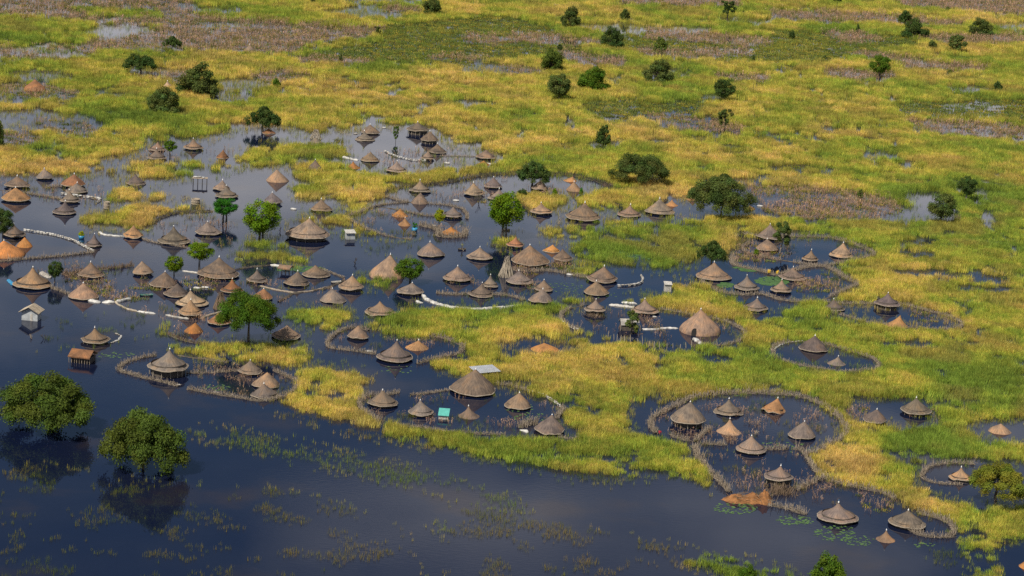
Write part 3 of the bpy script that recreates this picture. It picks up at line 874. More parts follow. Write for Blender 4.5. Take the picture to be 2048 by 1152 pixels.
 (1921, 934, 961, 44, .5, 't2', 'tan hut half behind the spreading yellowish tree', dict(shape='flare')),
 (1557, 931, 961, 58, 1.0, 'g', 'hut above the collapsed orange thatch heap', dict(shape='flare', posts=9)),
 (1676, 1005, 1046, 80, .7, 'g', 'large hut with a blue bottle tip among lily pads', dict(fin='b', shape='flare')),
 (1814, 1020, 1056, 73, .7, 'g', 'large wavy-eaved hut with a stick pen attached', dict(wob=.06)),
 (1771, 1060, 1086, 38, 0, 't2', 'small drowned tan cone with a torn hole, beside the lily pads', dict(px=1773, shape='flare')),
 (1376, 803, 847, 71, 1.2, 'g', 'large hut with tangled poles leaning under its front eave', dict(posts=12, shape='full')),
 (1457, 797, 831, 57, .35, 'g', 'hut with a lifted eave behind the big ring yard centre', dict(dro=.12, shape='flare')),
 (1458, 837, 871, 49, 0, 't2', 'tan drowned cone between three grey huts in the big ring yard', {}),
 (1502, 871, 907, 61, .6, 'g', 'faceted grey hut with a straight pale eave near the lower stick fence', dict(facet=7, shape='cone', wob=.01, dro=.02)),
 (1099, 829, 867, 60, .6, 'g', 'hut with white sheets at its side at the corner of the southern yard', dict(dro=.12)),
 (1036, 785, 818, 54, .5, 'b', 'hut inside the curved grey sandbag wall', dict(shape='full')),
 (946, 738, 790, 93, .7, 'b', 'biggest hut of the southern yard, in front of the zinc sheet roof', dict(shape='full')),
 (938, 812, 839, 43, 0, 'b', 'sunken brown cone beside the turquoise latrine', {}),
 (842, 800, 831, 49, .6, 'g', 'hut just west of the turquoise latrine', {}),
 (766, 780, 813, 58, .7, 'g', 'hut inside the curved brush fence west of the turquoise latrine', {}),
 (790, 680, 723, 73, .7, 'k', 'large dark pointed hut at the gap of the central fence ring', {}),
 (834, 680, 702, 47, 0, 'o2', 'orange sunken roof beside the large dark pointed hut', {}),
 (716, 651, 677, 42, .7, 'b', 'shaggy layered hut at the back of the central fence ring', dict(fin=None)),
 (572, 650, 679, 59, .5, 't2', 'tan wavy hut east of the big single-trunk tree', dict(fin=None, wob=.06)),
 (761, 602, 631, 61, .5, 'b', 'hut with upturned wide eave north of the golden bank', dict(shape='flare', fin=None, dro=.13)),
 (666, 577, 606, 51, .3, 'g', 'grey hut in the channel south of the warm tan hut', dict(shape='full')),
 (962, 565, 594, 49, .4, 'b', 'hut in the middle of the fence behind the long white tarp dike', {}),
 (336, 698, 743, 82, 1.5, 'g', 'large hut with blue tip raised on crooked poles', dict(fin='b', shape='flare', posts=14)),
 (191, 655, 686, 55, .8, 'b', 'pointed hut beside a curl of blue and white sacks', dict(shape='flare', posts=9)),
 (353, 566, 593, 51, .5, 'k', 'dark hut behind the overlapping tan pair', dict(fin=None)),
 (384, 580, 613, 64, .5, 't', 'wide light tan hut, the back one of an overlapping pair', dict(shape='flare')),
 (380, 599, 630, 48, .9, 't2', 'tan hut on thin posts, the front one of an overlapping pair', dict(posts=7)),
 (439, 625, 649, 46, .5, 'r', 'reddish hut half covered by the big single-trunk tree', dict(fin=None)),
 (387, 645, 668, 39, 0, 'o', 'tilted bright orange roof sinking near the big single-trunk tree', dict(px=391, fin=None)),
 (168, 566, 599, 57, .5, 't2', 'tan thatched hut with white tarps stretched in front', dict(shape='full')),
 (464, 557, 585, 45, .5, 'r', 'reddish hut behind the top of the big single-trunk tree', {}),
 (500, 720, 748, 48, .6, 'g', 'dark-eaved hut at the back of the horseshoe fence', {}),
 (532, 744, 776, 55, .4, 'b', 'brown middle hut of three in the horseshoe fence', dict(fin=None, shape='full')),
 (530, 767, 797, 56, .3, 'g', 'front grey hut of three in the horseshoe fence', {}),
 (1090, 686, 707, 55, 0, 'o', 'flat orange roof disc sunk in a small pool amid golden grass', dict(fin=None, shape='full')),
 (525, 577, 599, 40, .5, 'r', 'hut slope showing past the eastern side of the big single-trunk tree', {}),
 (2060, 1112, 1142, 44, 0, 'o', 'orange roof sliver at the lower eastern corner', dict(fin=None)),
]
TH['o2'] = (.29, .165, .08); TH['t2'] = (.265, .18, .115); TH['o3'] = (.33, .15, .06)
for (cx, yp, yb, w, gp, kd, lb, kw) in HUTS:
    hut(cx, yp, yb, w, gp, kd, lb, **kw)


# ------------------------------------------------------------------ pole stacks
def pole_tipi(cx, yt, yb, w, label, n=44, wood=None):
    P = gnd(cx, yb - w * .1); s = scale_at(P); R = w / s / 2
    Ht = at_depth(cx, yt, P[1])[2]
    t = thing("pole_stack", label, "pole stack", P, 0, "poles stacked upright")
    m = MB(); m.bar((0, 0, 0), (0, 0, 1), .09, .05, 5)
    me = m.mesh("pole", wood or M_PALEWOOD)
    r = random.Random(int(cx))
    for k in range(n):
        a = 6.283 * k / n + r.uniform(-.1, .1); q = R * r.uniform(.75, 1)
        b = Vector((q * math.cos(a), q * math.sin(a), -.3)); e = Vector((r.uniform(-.28, .28) * R, r.uniform(-.2, .2) * R, Ht * r.uniform(.8, 1.02)))
        p = obj("pole", me, t, b)
        p.rotation_euler = (e - b).to_track_quat('Z', 'Y').to_euler(); p.scale = (1, 1, (e - b).length)


pole_tipi(1012, 512, 556, 36, 'tall pale tipi of firewood poles in front of the very large brown hut', 60)
pole_tipi(441, 584, 620, 34, 'leaning pile of grey poles beside the big single-trunk tree', 50, M_BRUSH)
pole_tipi(632, 258, 280, 28, 'far bundle of upright grey poles behind a small hut', 36)


# ------------------------------------------------------------------ cabins, shelters, platforms
def frame_at(cx, yb, z=0.0):
    P = gnd(cx, yb, z)
    return P, scale_at(P)


def gable(mb_roof, lx, ly, z0, zr, t=.12):
    """pitched roof with ridge along x"""
    for s in (-1, 1):
        v = [(-lx / 2, s * ly / 2, z0), (lx / 2, s * ly / 2, z0), (lx / 2, 0, zr), (-lx / 2, 0, zr)]
        v += [(a, b, c + t) for a, b, c in v]
        mb_roof.add(v, [(0, 1, 2, 3), (4, 5, 6, 7), (0, 1, 5, 4), (1, 2, 6, 5), (2, 3, 7, 6), (3, 0, 4, 7)])


def latrine(cx, yb, w, hgt, label, roof_m, wall_m, rz=.25, slope=.35, over=1.22, rh=.1):
    P, s = frame_at(cx, yb); a = w / s
    h = hgt / s
    t = thing("latrine_cabin", label, "cabin", P + np.array([0, a * .45, 0]), rz)
    for k in range(6):                                   # board walls
        for (c, d) in (((a * (k + .5) / 6 - a / 2, -a * .42), (a / 6 - .03, .06)), ((a * (k + .5) / 6 - a / 2, a * .42), (a / 6 - .03, .06)), ((-a / 2, a * .84 * ((k + .5) / 6 - .5)), (.06, a * .84 / 6 - .03)), ((a / 2, a * .84 * ((k + .5) / 6 - .5)), (.06, a * .84 / 6 - .03))):
            m = MB(); m.box((c[0], c[1], h / 2 - .3), (d[0], d[1], h + .6 + random.uniform(-.05, .05))); m.build("wall_board", wall_m, t)
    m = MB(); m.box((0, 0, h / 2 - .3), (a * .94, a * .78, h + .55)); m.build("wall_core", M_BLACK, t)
    m = MB(); L2 = a * over / 2
    v = [(-L2, -L2, h), (L2, -L2, h), (L2, L2, h + slope), (-L2, L2, h + slope)]
    v += [(p, q, z + rh) for p, q, z in v]
    m.add(v, [(3, 2, 1, 0), (4, 5, 6, 7), (0, 1, 5, 4), (1, 2, 6, 5), (2, 3, 7, 6), (3, 0, 4, 7)])
    m.build("roof", roof_m, t)
    return t


latrine(699, 479, 17, 13, 'white plank latrine cabin standing in open water', M_PLANK, M_LIME, .3)
latrine(1335, 584, 13, 15, 'slim whitish latrine cabin beside the blue channel', M_PLANK, M_PLANK, .1)
latrine(887, 839, 19, 8, 'latrine cabin with turquoise sloping roof', M_TEAL, M_PLANK, -.05, .8, 1.15)

P, s = frame_at(60, 642); a = 33 / s
t = thing("house", "whitewashed square house with pole-battened gable roof in deep water", "house", P + np.array([0, a * .4, 0]), -.12)
m = MB(); m.box((0, 0, .5), (a, a * .7, 2.6))
m.add([(-a / 2, -a * .35, 1.8), (a / 2, -a * .35, 1.8), (0, -a * .35, 2.7)], [(0, 1, 2)])
m.build("wall", M_LIME, t)
m = MB()
for s_ in (-1, 1):
    v = [(0, -a * .5, 2.9), (0, a * .5, 2.9), (s_ * a * .62, a * .5, 1.75), (s_ * a * .62, -a * .5, 1.75)]
    v += [(p, q, z - .12) for p, q, z in v]
    m.add(v, [(0, 1, 2, 3), (4, 5, 6, 7), (0, 1, 5, 4), (1, 2, 6, 5), (2, 3, 7, 6), (3, 0, 4, 7)])
m.build("roof", M_WOOD, t)
for k in range(9):
    y = -a * .52 + a * 1.04 * k / 8
    for s_ in (-1, 1):
        m = MB(); m.bar((0, y, 2.97), (s_ * a * .64, y + random.uniform(-.15, .15), 1.77), .06, .05, 5); m.build("roof_pole", M_PALEWOOD, t)
m = MB(); m.box((a * .12, -a * .355, .5), (.5, .03, 1.9)); m.build("door", M_PLANK, t)

P, s = frame_at(162, 727); a = 46 / s
t = thing("thatch_shed", "low open shed with rusty thatched ridge roof", "shed", P + np.array([0, 1.6, 0]), -.18)
m = MB(); gable(m, a, 4.2, 1.15, 2.15, .22); o = m.build("roof", M_THATCH, t); o.color = (.2, .105, .055, 1)
for k in range(9):
    for y in (-1.7, 1.7):
        m = MB(); x = a * (k / 8 - .5) * .94
        m.bar((x, y, -.6), (x + random.uniform(-.15, .15), y, 1.3), .07, .05, 5); m.build("post", M_WOOD, t)
m = MB(); m.box((0, .2, .3), (a * .9, 2.6, 1.6)); m.build("wall", M_WALL, t)

P, s = frame_at(970, 770); a = 60 / s
Tn = at_depth(970, 738, P[1] + 6)
t = thing("shelter", "flat zinc sheet shelter roof on posts behind the biggest southern hut", "shelter", (Tn[0], Tn[1], 0), .5)
nx_ = 26
v = []
for i in range(nx_ + 1):
    for j in (0, 1):
        x = -2.6 + 5.2 * i / nx_; v.append((x, -1.9 + 3.8 * j, Tn[2] + .05 * (i % 2) + .3 * (j - .5)))
o = obj("roof_sheet", new_mesh("roof_sheet", v, [(2 * i, 2 * i + 2, 2 * i + 3, 2 * i + 1) for i in range(nx_)], M_TIN), t)
sm = o.modifiers.new('thick', 'SOLIDIFY'); sm.thickness = .04
for x in (-2.3, 2.3):
    for y in (-1.6, 1.6):
        m = MB(); m.bar((x, y, -.8), (x, y, Tn[2] - .06 + .3 * (y / 3.8)), .08, .07, 6); m.build("post", M_WOOD, t)

P, s = frame_at(400, 369)
t = thing("platform", "raised pole platform with white sacks laid on top", "platform", P, .1)
for x in (-1.8, -.6, .6, 1.8):
    for y in (-.9, .9):
        m = MB(); m.bar((x, y, -.6), (x, y, 1.75), .08, .06, 5); m.build("post", M_DARKWOOD, t)
for k in range(12):
    m = MB(); y = -1 + 2 * k / 11; m.bar((-2, y, 1.78), (2, y + random.uniform(-.1, .1), 1.8), .07, .06, 5); m.build("slat", M_WOOD, t)


def sack_mesh(name, m_, seed, L_=.9, Wd=.5, Hh=.35):
    r = random.Random(seed)
    v = []
    n = 8
    for i, (x, k) in enumerate(((-.5, .35), (-.42, .8), (-.2, 1), (.1, .96), (.35, .85), (.5, .4))):
        for q in range(n):
            a = 2 * math.pi * q / n
            e = r.uniform(.86, 1.1)
            v.append((x * L_, .5 * Wd * k * e * math.cos(a), Hh * .5 * k * e * math.sin(a)))
    f = strip(n, 6) + [tuple(range(n)), tuple(range(6 * n - 1, 5 * n - 1, -1))]
    return new_mesh(name, v, f, m_, True)


SACKS = [sack_mesh("sandbag", M_BAG, k) for k in range(3)] + [sack_mesh("sandbag", M_DIRTYBAG, 9)]
for k, (x, y) in enumerate(((-1.2, 0), (-.2, .3), (.9, -.2))):
    o = obj("sack", SACKS[k], None, (P[0] + x, P[1] + y, 2.05)); o.scale = (1.4, 1.4, 1); o.rotation_euler = (0, 0, k)
    o['label'] = 'white sack lying on the raised pole platform'; o['category'] = 'sack'; o['group'] = 'sacks on the platform'


def basket(cx, yb, w, h, label):
    P, s = frame_at(cx, yb); R = w / s / 2; Hh = h / s
    t = thing("granary_basket", label, "basket", P + np.array([0, R, 0]), .3)
    pr = [(.9, -.6), (1.0, Hh * .4), (1.0, Hh * .8), (.93, Hh), (.85, Hh), (.85, Hh * .6)]
    v = [(R * q * math.cos(k * math.pi / 12), R * q * math.sin(k * math.pi / 12), z) for q, z in pr for k in range(24)]
    obj("body", new_mesh("body", v, strip(24, 6), M_WOOD, True), t)
    for z in (.1, Hh * .5, Hh * .95):
        m = MB()
        for k in range(24):
            a, b = k * math.pi / 12, (k + 1) * math.pi / 12
            m.bar((R * 1.02 * math.cos(a), R * 1.02 * math.sin(a), z), (R * 1.02 * math.cos(b), R * 1.02 * math.sin(b), z), .06, .06, 4, False)
        m.build("hoop", M_PALEWOOD, t)


basket(390, 410, 17, 11, 'woven cylinder granary standing alone in open water')
basket(212, 418, 12, 14, 'small woven granary at the edge of the sack-ringed cluster')


# ------------------------------------------------------------------ fences and dikes
def path(pts, step):
    """photo pixels -> evenly spaced ground points"""
    g = [gnd(*p) for p in pts]
    o = []
    for a, b in zip(g[:-1], g[1:]):
        n = max(1, int(np.linalg.norm(b - a) / step))
        for k in range(n):
            o.append(a + (b - a) * k / n)
    o.append(g[-1])
    # soften corners
    q = np.array(o)
    for _ in range(3):
        if len(q) > 4:
            q[1:-1] = (q[:-2] + q[1:-1] * 2 + q[2:]) / 4
    return q


def clear(q):
    """no grass grows on the trodden bank of a fence or just in front of it"""
    for p in q:
        x, y = project(p[0], p[1])
        i, j = int(x / 2 + MG), int(y / 2 + MG)
        if 3 < i < D.shape[1] - 4 and 3 < j < D.shape[0] - 5:
            D[j - 1:j + 3, i - 1:i + 2] = np.minimum(D[j - 1:j + 3, i - 1:i + 2], .04)


def fence(label, pts, h=.8, dens=7.0, bank=.22, wood=None, width=.35,  group="stick fences round the flooded yards"):
    wood = wood or M_WOOD
    dens *= 2.4; bank *= .5; h *= .95
    q = path(pts, .8)
    clear(q)
    o0 = q[0].copy()
    r = random.Random(int(pts[0][0] * 3 + pts[0][1]))
    t = thing("stick_fence", label, "fence", o0, 0, group)
    m = MB()
    for a, b in zip(q[:-1], q[1:]):
        a, b = a - o0, b - o0
        ln = np.linalg.norm(b - a)
        dr = (b - a) / max(ln, 1e-6); nr = np.array([-dr[1], dr[0], 0])
        if vnoise(np.array([a[0] * .13 + o0[0]]), np.array([a[1] * .13 + o0[1]]))[0] < .10:
            continue
        for k in range(max(1, int(ln * dens))):
            p = a + (b - a) * r.random() + nr * r.gauss(0, width * .5)
            hh = h * r.uniform(.25, 1.2) * (1.8 if r.random() < .06 else 1)
            ti = np.array([r.gauss(0, .25), r.gauss(0, .25), 1]) * hh
            m.bar(p + np.array([0, 0, -.3]), p + ti, r.uniform(.038, .066), .028, 3, False)
        # brush laid along the foot
        for k in range(max(1, int(ln * dens * .35))):
            p = a + (b - a) * r.random() + nr * r.gauss(0, width * .6)
            e = dr * r.uniform(-.9, .9) + nr * r.gauss(0, .3) + np.array([0, 0, r.uniform(-.05, .35)])
            m.bar(p + np.array([0, 0, r.uniform(.05, .35)]), p + e + np.array([0, 0, .15]), .035, .02, 3, False)
    o = m.build("sticks", wood, t); o['kind'] = 'stuff'
    if bank:
        v, f = [], []
        for i, p in enumerate(q):
            a = q[max(0, i - 1)]; b = q[min(len(q) - 1, i + 1)]
            dr = (b - a) / max(np.linalg.norm(b - a), 1e-6); nr = np.array([-dr[1], dr[0], 0])
            k = r.uniform(.35, 1.3)
            for off, z in ((-1.5, -.3), (-.6, bank * k), (.6, bank * k * r.uniform(.8, 1.1)), (1.5, -.3)):
                v.append(p - o0 + nr * off * width * k + np.array([0, 0, z]))
        for i in range(len(q) - 1):
            for c in range(3):
                f.append((i * 4 + c, i * 4 + c + 1, i * 4 + c + 5, i * 4 + c + 4))
        obj("mud_bank", new_mesh("mud_bank", v, f, M_BANK, True), t)
    return t


def dike(label, pts, dirty=.1, rows=2, h=.35, group="sandbag dikes", size=1.0):
    q = path(pts, .78 * size)
    o0 = q[0].copy()
    r = random.Random(int(pts[0][0] + pts[0][1]))
    t = thing("sandbag_dike", label, "dike", o0, 0, group)
    for row in range(rows):
        for a, b in zip(q[:-1], q[1:]):
            d_ = b - a
            o = obj("sandbag", SACKS[3] if r.random() < dirty + .2 else SACKS[r.randint(0, 2)], t, (a + b) / 2 - o0 + np.array([r.uniform(-.1, .1), r.uniform(-.15, .15), .08 + row * .27]))
            o.rotation_euler = (r.uniform(-.15, .15), r.uniform(-.1, .1), math.atan2(d_[1], d_[0]) + r.uniform(-.25, .25))
            k = r.uniform(.6, 1.0) * size
            o.scale = (k, k * 1.15, k)


def tarp(label, pts, wd=.55, h=.45, m_=None, name="tarp_roll", group="white tarps stretched as flood barriers"):
    """plastic sheet thrown over an earth ridge: rounded, creased, thick"""
    q = path(pts, .5)
    o0 = q[0].copy()
    r = random.Random(int(pts[0][0] * 5 + pts[0][1]))
    v, f = [], []
    n = 7
    for i, p in enumerate(q):
        a = q[max(0, i - 1)]; b = q[min(len(q) - 1, i + 1)]
        dr = (b - a) / max(np.linalg.norm(b - a), 1e-6); nr = np.array([-dr[1], dr[0], 0])
        k = 1 if 0 < i < len(q) - 1 else .35
        for c in range(n):
            an = math.pi * c / (n - 1)
            w_ = wd * .75 * r.uniform(.6, 1.35) * k
            v.append(p - o0 + nr * math.cos(an) * w_ + np.array([0, 0, (h * .75 * k * math.sin(an) ** .7 * r.uniform(.55, 1.25)) - (.2 if c in (0, n - 1) else 0)]))
    for i in range(len(q) - 1):
        for c in range(n - 1):
            f.append((i * n + c, i * n + c + 1, (i + 1) * n + c + 1, (i + 1) * n + c))
    o = obj(name, new_mesh(name, v, f, m_ or M_BAG, True), None, o0)
    o['label'] = label; o['category'] = 'tarp' if name == 'tarp_roll' else 'log'; o['group'] = group
    return o


fence('stick and stone fence ringing the round pond with a large and a small hut', [(1545, 698), (1550, 691), (1568, 686), (1606, 682), (1656, 690), (1711, 705), (1748, 718), (1761, 731), (1751, 740), (1711, 743), (1676, 746), (1636, 737), (1598, 731), (1566, 723), (1546, 713), (1545, 698)], .7, 7, .3)
fence('thin stick fence tracing the long oval pond', [(1643, 603), (1686, 608), (1748, 608), (1806, 608), (1848, 620), (1898, 633), (1928, 648), (1923, 656), (1886, 660), (1836, 657), (1773, 651), (1723, 643), (1686, 631), (1648, 621), (1643, 606)], .7, 6, .2)
fence('stick fence round the upper yard with the leaning tree', [(1489, 468), (1511, 474), (1560, 472), (1593, 474), (1661, 475), (1696, 485), (1731, 498), (1753, 510), (1716, 520), (1676, 528), (1646, 532), (1611, 530), (1581, 523), (1536, 517), (1500, 508), (1486, 503), (1486, 494), (1500, 486)], .9, 7, .25)
fence('thick brushwood fence with jerrycans stepping down to the east', [(1466, 513), (1463, 525), (1474, 533), (1511, 540), (1555, 552), (1610, 535), (1646, 532), (1670, 542), (1690, 556), (1716, 567)], .9, 10, .3, width=.6)
fence('lower stick fence around the hut by the pond weed', [(1400, 562), (1420, 577), (1450, 587), (1490, 591), (1524, 588), (1536, 592), (1561, 601), (1603, 605), (1643, 601), (1676, 588), (1716, 570)], .9, 8, .25)
fence('long curved stick fence forming the back of the big ring yard', [(1312, 868), (1302, 856), (1299, 846), (1304, 836), (1324, 826), (1344, 816), (1386, 796), (1424, 789), (1474, 787), (1536, 787), (1586, 791), (1623, 800), (1656, 817), (1681, 838), (1693, 858), (1693, 869), (1676, 884), (1636, 904), (1616, 910)], 1.0, 8, .3, width=.5)
fence('stick fence from the big ring yard down to the golden bank', [(1586, 898), (1598, 897), (1611, 909), (1618, 924), (1633, 944), (1648, 957), (1686, 969), (1711, 976), (1748, 981), (1776, 989), (1791, 1000)], 1.0, 7, .25)
fence('short stick fence spur pointing at the collapsed thatch heap', [(1648, 957), (1618, 969), (1593, 981)], 1.1, 8, .2)
fence('stick fence running slantwise from the tangled-pole hut to the collapsed heap', [(1389, 895), (1394, 914), (1414, 939), (1436, 961), (1459, 985)], 1.2, 10, .35, width=.45)
fence('dense stick fence below the tangled-pole hut', [(1344, 873), (1369, 881), (1391, 885), (1402, 872), (1420, 858)], 1.0, 9, .25)
fence('inner stick fence west of the faceted hut', [(1404, 888), (1430, 889), (1455, 890)], 1.0, 8, .2)
fence('inner stick fence east of the faceted hut', [(1530, 899), (1555, 900), (1578, 898)], 1.0, 8, .2)
fence('ragged stick fence between the collapsed heap and the blue-tipped hut', [(1536, 1010), (1573, 1017), (1613, 1029)], 1.1, 9, .25, width=.6)
fence('stick pen attached to the large wavy-eaved hut', [(1836, 1026), (1886, 1039), (1908, 1056), (1908, 1075), (1873, 1076), (1836, 1071), (1818, 1060)], 1.0, 9, .25)
fence('curved brush fence around the hut west of the turquoise latrine', [(797, 785), (775, 791), (730, 792), (719, 799), (717, 811), (724, 823), (744, 833), (759, 842)], .9, 9, .25, width=.5)
fence('straight stick fence reaching the biggest southern hut', [(822, 790), (862, 786), (899, 780)], .5, 7, .3)
fence('low stick fence closing the southern yard', [(796, 851), (824, 853), (862, 858), (892, 864), (940, 868), (1012, 870)], .6, 7, .2)
fence('brush fence corner at the hut with white sheets', [(1039, 856), (1055, 850), (1074, 846)], 1.4, 14, .2, width=.7)
fence('short curved bank fence east of the hut with white sheets', [(1119, 873), (1144, 881), (1161, 874)], .5, 7, .3)
fence('stick end of the curved grey sandbag wall', [(1124, 817), (1126, 827), (1111, 838)], 1.1, 10, .2)
fence('stick fence behind the biggest southern hut', [(994, 768), (1024, 771), (1055, 782)], .7, 9, .25)
fence('western half of the central fence ring', [(737, 661), (715, 655), (697, 657), (674, 666), (657, 681), (652, 693), (667, 698), (699, 701), (729, 705), (752, 709)], .9, 8, .25)
fence('eastern half of the central fence ring', [(857, 673), (887, 676), (912, 686), (927, 693), (924, 707), (902, 711), (862, 721), (834, 728)], .9, 8, .25)
fence('mossy stick fence around the large raised hut', [(312, 711), (275, 718), (250, 726), (238, 733), (235, 742), (262, 748), (287, 756), (325, 764), (357, 773)], .7, 9, .35, width=.5)
fence('stick fence along the golden tuft behind the large raised hut', [(357, 711), (387, 716), (425, 721), (455, 726)], .5, 6, .2)
fence('thin stick fence between the large raised hut and the horseshoe', [(372, 747), (425, 746), (475, 742)], .8, 6, .15)
fence('horseshoe stick fence around three huts', [(375, 778), (400, 783), (425, 788), (467, 794), (487, 797), (512, 803), (549, 801), (577, 791), (594, 776), (594, 763), (574, 753), (547, 741)], .8, 8, .25)
fence('western curl of the fence round the long yard of the dome hut', [(1159, 662), (1136, 653), (1120, 638), (1124, 628), (1144, 616), (1166, 611)], 1.0, 8, .25)
fence('fence behind the dome hut sweeping round to its door', [(1319, 618), (1349, 623), (1386, 630), (1424, 636), (1461, 646), (1486, 661), (1494, 673), (1479, 683), (1449, 691), (1411, 691), (1392, 684)], .7, 6, .3)
fence('back arc of the northern curved fence', [(772, 393), (772, 387), (778, 380), (799, 375), (862, 370), (912, 364), (949, 355), (987, 350), (1024, 348), (1099, 350), (1136, 349), (1174, 358), (1199, 365), (1224, 376)], .9, 7, .2, wood=M_DARKWOOD)
fence('front arc of the northern curved fence', [(772, 393), (792, 400), (817, 405), (862, 408), (899, 411), (924, 418), (934, 428), (934, 438)], .9, 7, .2)
fence('upper side of the oval fence with two orange cones', [(694, 434), (712, 428), (737, 420), (762, 414), (787, 418), (819, 425), (849, 432), (890, 434)], .8, 8, .25)
fence('lower side of the oval fence with two orange cones', [(694, 434), (712, 448), (737, 460), (762, 469), (787, 475), (824, 479)], .7, 6, .2)
fence('brush fence ringing the drowned orange roof', [(837, 450), (862, 456), (882, 464), (872, 473), (902, 476), (932, 472), (930, 463)], 1.3, 12, .2, width=.7)
fence('stick row linking the oval fence to the northern curve', [(700, 430), (740, 416), (768, 409), (792, 407), (817, 405)], .7, 7, .2)
fence('curved dark pole dike below the golden island', [(305, 448), (315, 440), (332, 432), (362, 425), (400, 424), (425, 423)], .6, 9, .4, wood=M_DARKWOOD, width=.5)
fence('brush line between the rusty bent hut and the broad grey hut', [(287, 479), (312, 487), (340, 490), (372, 496)], .5, 8, .2)
fence('stick fence across the water below the rusty dome', [(0, 524), (50, 519), (100, 515), (150, 510), (187, 505)], .8, 9, .2)
fence('reddish debris fence north of the tan hut with tarps', [(125, 549), (150, 546), (207, 538), (240, 536), (265, 531)], 1.0, 9, .2, wood=M_BRUSH, width=.6)
fence('stalk row joining the blue-tarped hut to the tan hut', [(100, 575), (125, 585), (145, 592)], .8, 9, .2)
fence('dark pole dike behind the big single-trunk tree', [(557, 604), (587, 587), (655, 577), (690, 560)], .25, 6, .45, wood=M_DARKWOOD)
fence('dark pole dike north of the weedy yard', [(472, 540), (500, 534), (540, 531)], .3, 6, .5, wood=M_DARKWOOD)
fence('plank dike running from the weedy yard', [(640, 537), (660, 545), (688, 556)], .4, 7, .3)
fence('low fence in front of the yard behind the long white tarp dike', [(872, 586), (912, 590), (937, 588), (987, 589), (1024, 592), (1049, 601)], .7, 9, .25, width=.5)
fence('stalk fence below the very large brown hut by the tipi', [(1024, 540), (1060, 543), (1097, 541), (1124, 546), (1174, 556)], .9, 9, .2, width=.6)
fence('stick arc round the tan hut behind the spreading tree', [(1843, 953), (1848, 941), (1866, 931), (1898, 926), (1951, 929)], .8, 7, .25)
fence('low stick row in front of the tan hut behind the spreading tree', [(1843, 956), (1861, 965), (1886, 968), (1925, 970)], .5, 7, .2)
fence('dark sunken fence round the far western pond', [(17, 151), (37, 144), (100, 144), (150, 152)], .7, 5, .2, wood=M_DARKWOOD)
fence('rotting fence beside the slumped reddish roof', [(0, 172), (48, 171), (92, 173), (160, 190)], .7, 5, .2)
fence('stick row in the northern yard with white dike', [(880, 312), (930, 313), (960, 314)], .6, 5, .1)
fence('debris fence south of the tilted orange roof', [(335, 668), (350, 675), (372, 683), (410, 690), (455, 690), (500, 688)], .7, 8, .25, wood=M_BRUSH)
fence('low fence behind the western edge huts', [(0, 380), (30, 384), (60, 388), (125, 399)], .7, 8, .2)
fence('short stick fence north of the hut with sacks at its eave', [(92, 376), (110, 374), (130, 372)], .9, 8, .15)

# individual fence posts in front of the dome hut's yard
PM = MB(); PM.bar((0, 0, -.5), (0, 0, 1), .08, .06, 6)
PM = PM.mesh("fence_post", M_PALEWOOD)
for k, (x, y, h_) in enumerate([(1216, 676, 14), (1228, 679, 12), (1234, 682, 14), (1241, 684, 15), (1249, 687, 16), (1261, 689, 20), (1275, 690, 14), (1286, 693, 22), (1298, 694, 12), (1308, 695, 13), (1319, 697, 14), (1334, 697, 12), (1346, 696, 10), (1360, 697, 9), (1372, 696, 12), (1383, 694, 14), (1434, 688, 10)]):
    P = gnd(x, y)
    o = obj("fence_post", PM, None, P); o.scale = (1, 1, h_ / scale_at(P)); o.rotation_euler = (random.uniform(-.12, .12), random.uniform(-.15, .15), 0)
    o['label'] = 'pale bare post in the row before the dome hut yard'; o['category'] = 'post'; o['group'] = 'posts before the dome hut yard'

dike('long white sandbag dike west of the narrow dark hut', [(47, 461), (80, 466), (115, 472), (145, 481), (170, 494), (188, 504)], .25, 2)
dike('thin bright white sandbag dike curving through the northern yard', [(770, 303), (785, 311), (800, 316), (825, 321), (852, 322)], .05, 2)
dike('pile of white sacks strung through the western hut cluster', [(122, 388), (150, 392), (180, 396), (205, 398), (195, 405)], .25, 2, size=1.3)
dike('curved grey sandbag wall of the southern yard', [(1055, 783), (1085, 790), (1108, 803), (1122, 815)], .35, 2)
dike('curl of blue and white sacks beside the pointed hut', [(219, 687), (236, 682), (245, 674), (240, 668), (229, 667)], .15, 1, size=1.0)
dike('pale stone and sack wall at the round pond', [(1548, 704), (1550, 696), (1566, 688), (1580, 684), (1608, 682)], .35, 1)
dike('dirty sack wall at the western curl of the long yard', [(1122, 641), (1131, 650), (1145, 657), (1158, 661)], .45, 2)
dike('curved pale sack wall beside the large hut', [(1235, 573), (1262, 572), (1284, 567), (1286, 558), (1281, 551)], .4, 2)
tarp('long white tarp dike curving in front of the golden bank', [(846, 590), (852, 599), (870, 607), (905, 616), (948, 620), (985, 617), (1038, 613)], .7, .55)
tarp('white tarp end sheet by the western end of the long tarp dike', [(833, 602), (838, 605), (846, 606)], .7, .5)
tarp('white tarp stretched west of the rusty bent hut', [(198, 464), (208, 470), (228, 472), (248, 473)], .5, .4)
tarp('first white tarp roll in front of the tan thatched hut', [(173, 600), (187, 603), (201, 606)], .8, .6)
tarp('middle white tarp roll in front of the tan thatched hut', [(204, 605), (216, 605), (229, 605)], .8, .6)
tarp('crumpled white tarp roll ending in brush near the tan thatched hut', [(231, 605), (245, 602), (262, 598)], .6, .6)
tarp('white tarp before the small bright orange roof cone', [(685, 314), (700, 318), (717, 321)], .8, .5)
tarp('white sheet patch in the weedy yard', [(541, 530), (556, 532), (572, 533)], .9, .4)
tarp('white sheets along the walkway west of the dome hut', [(1280, 659), (1315, 659), (1330, 656), (1356, 657)], .45, .35)
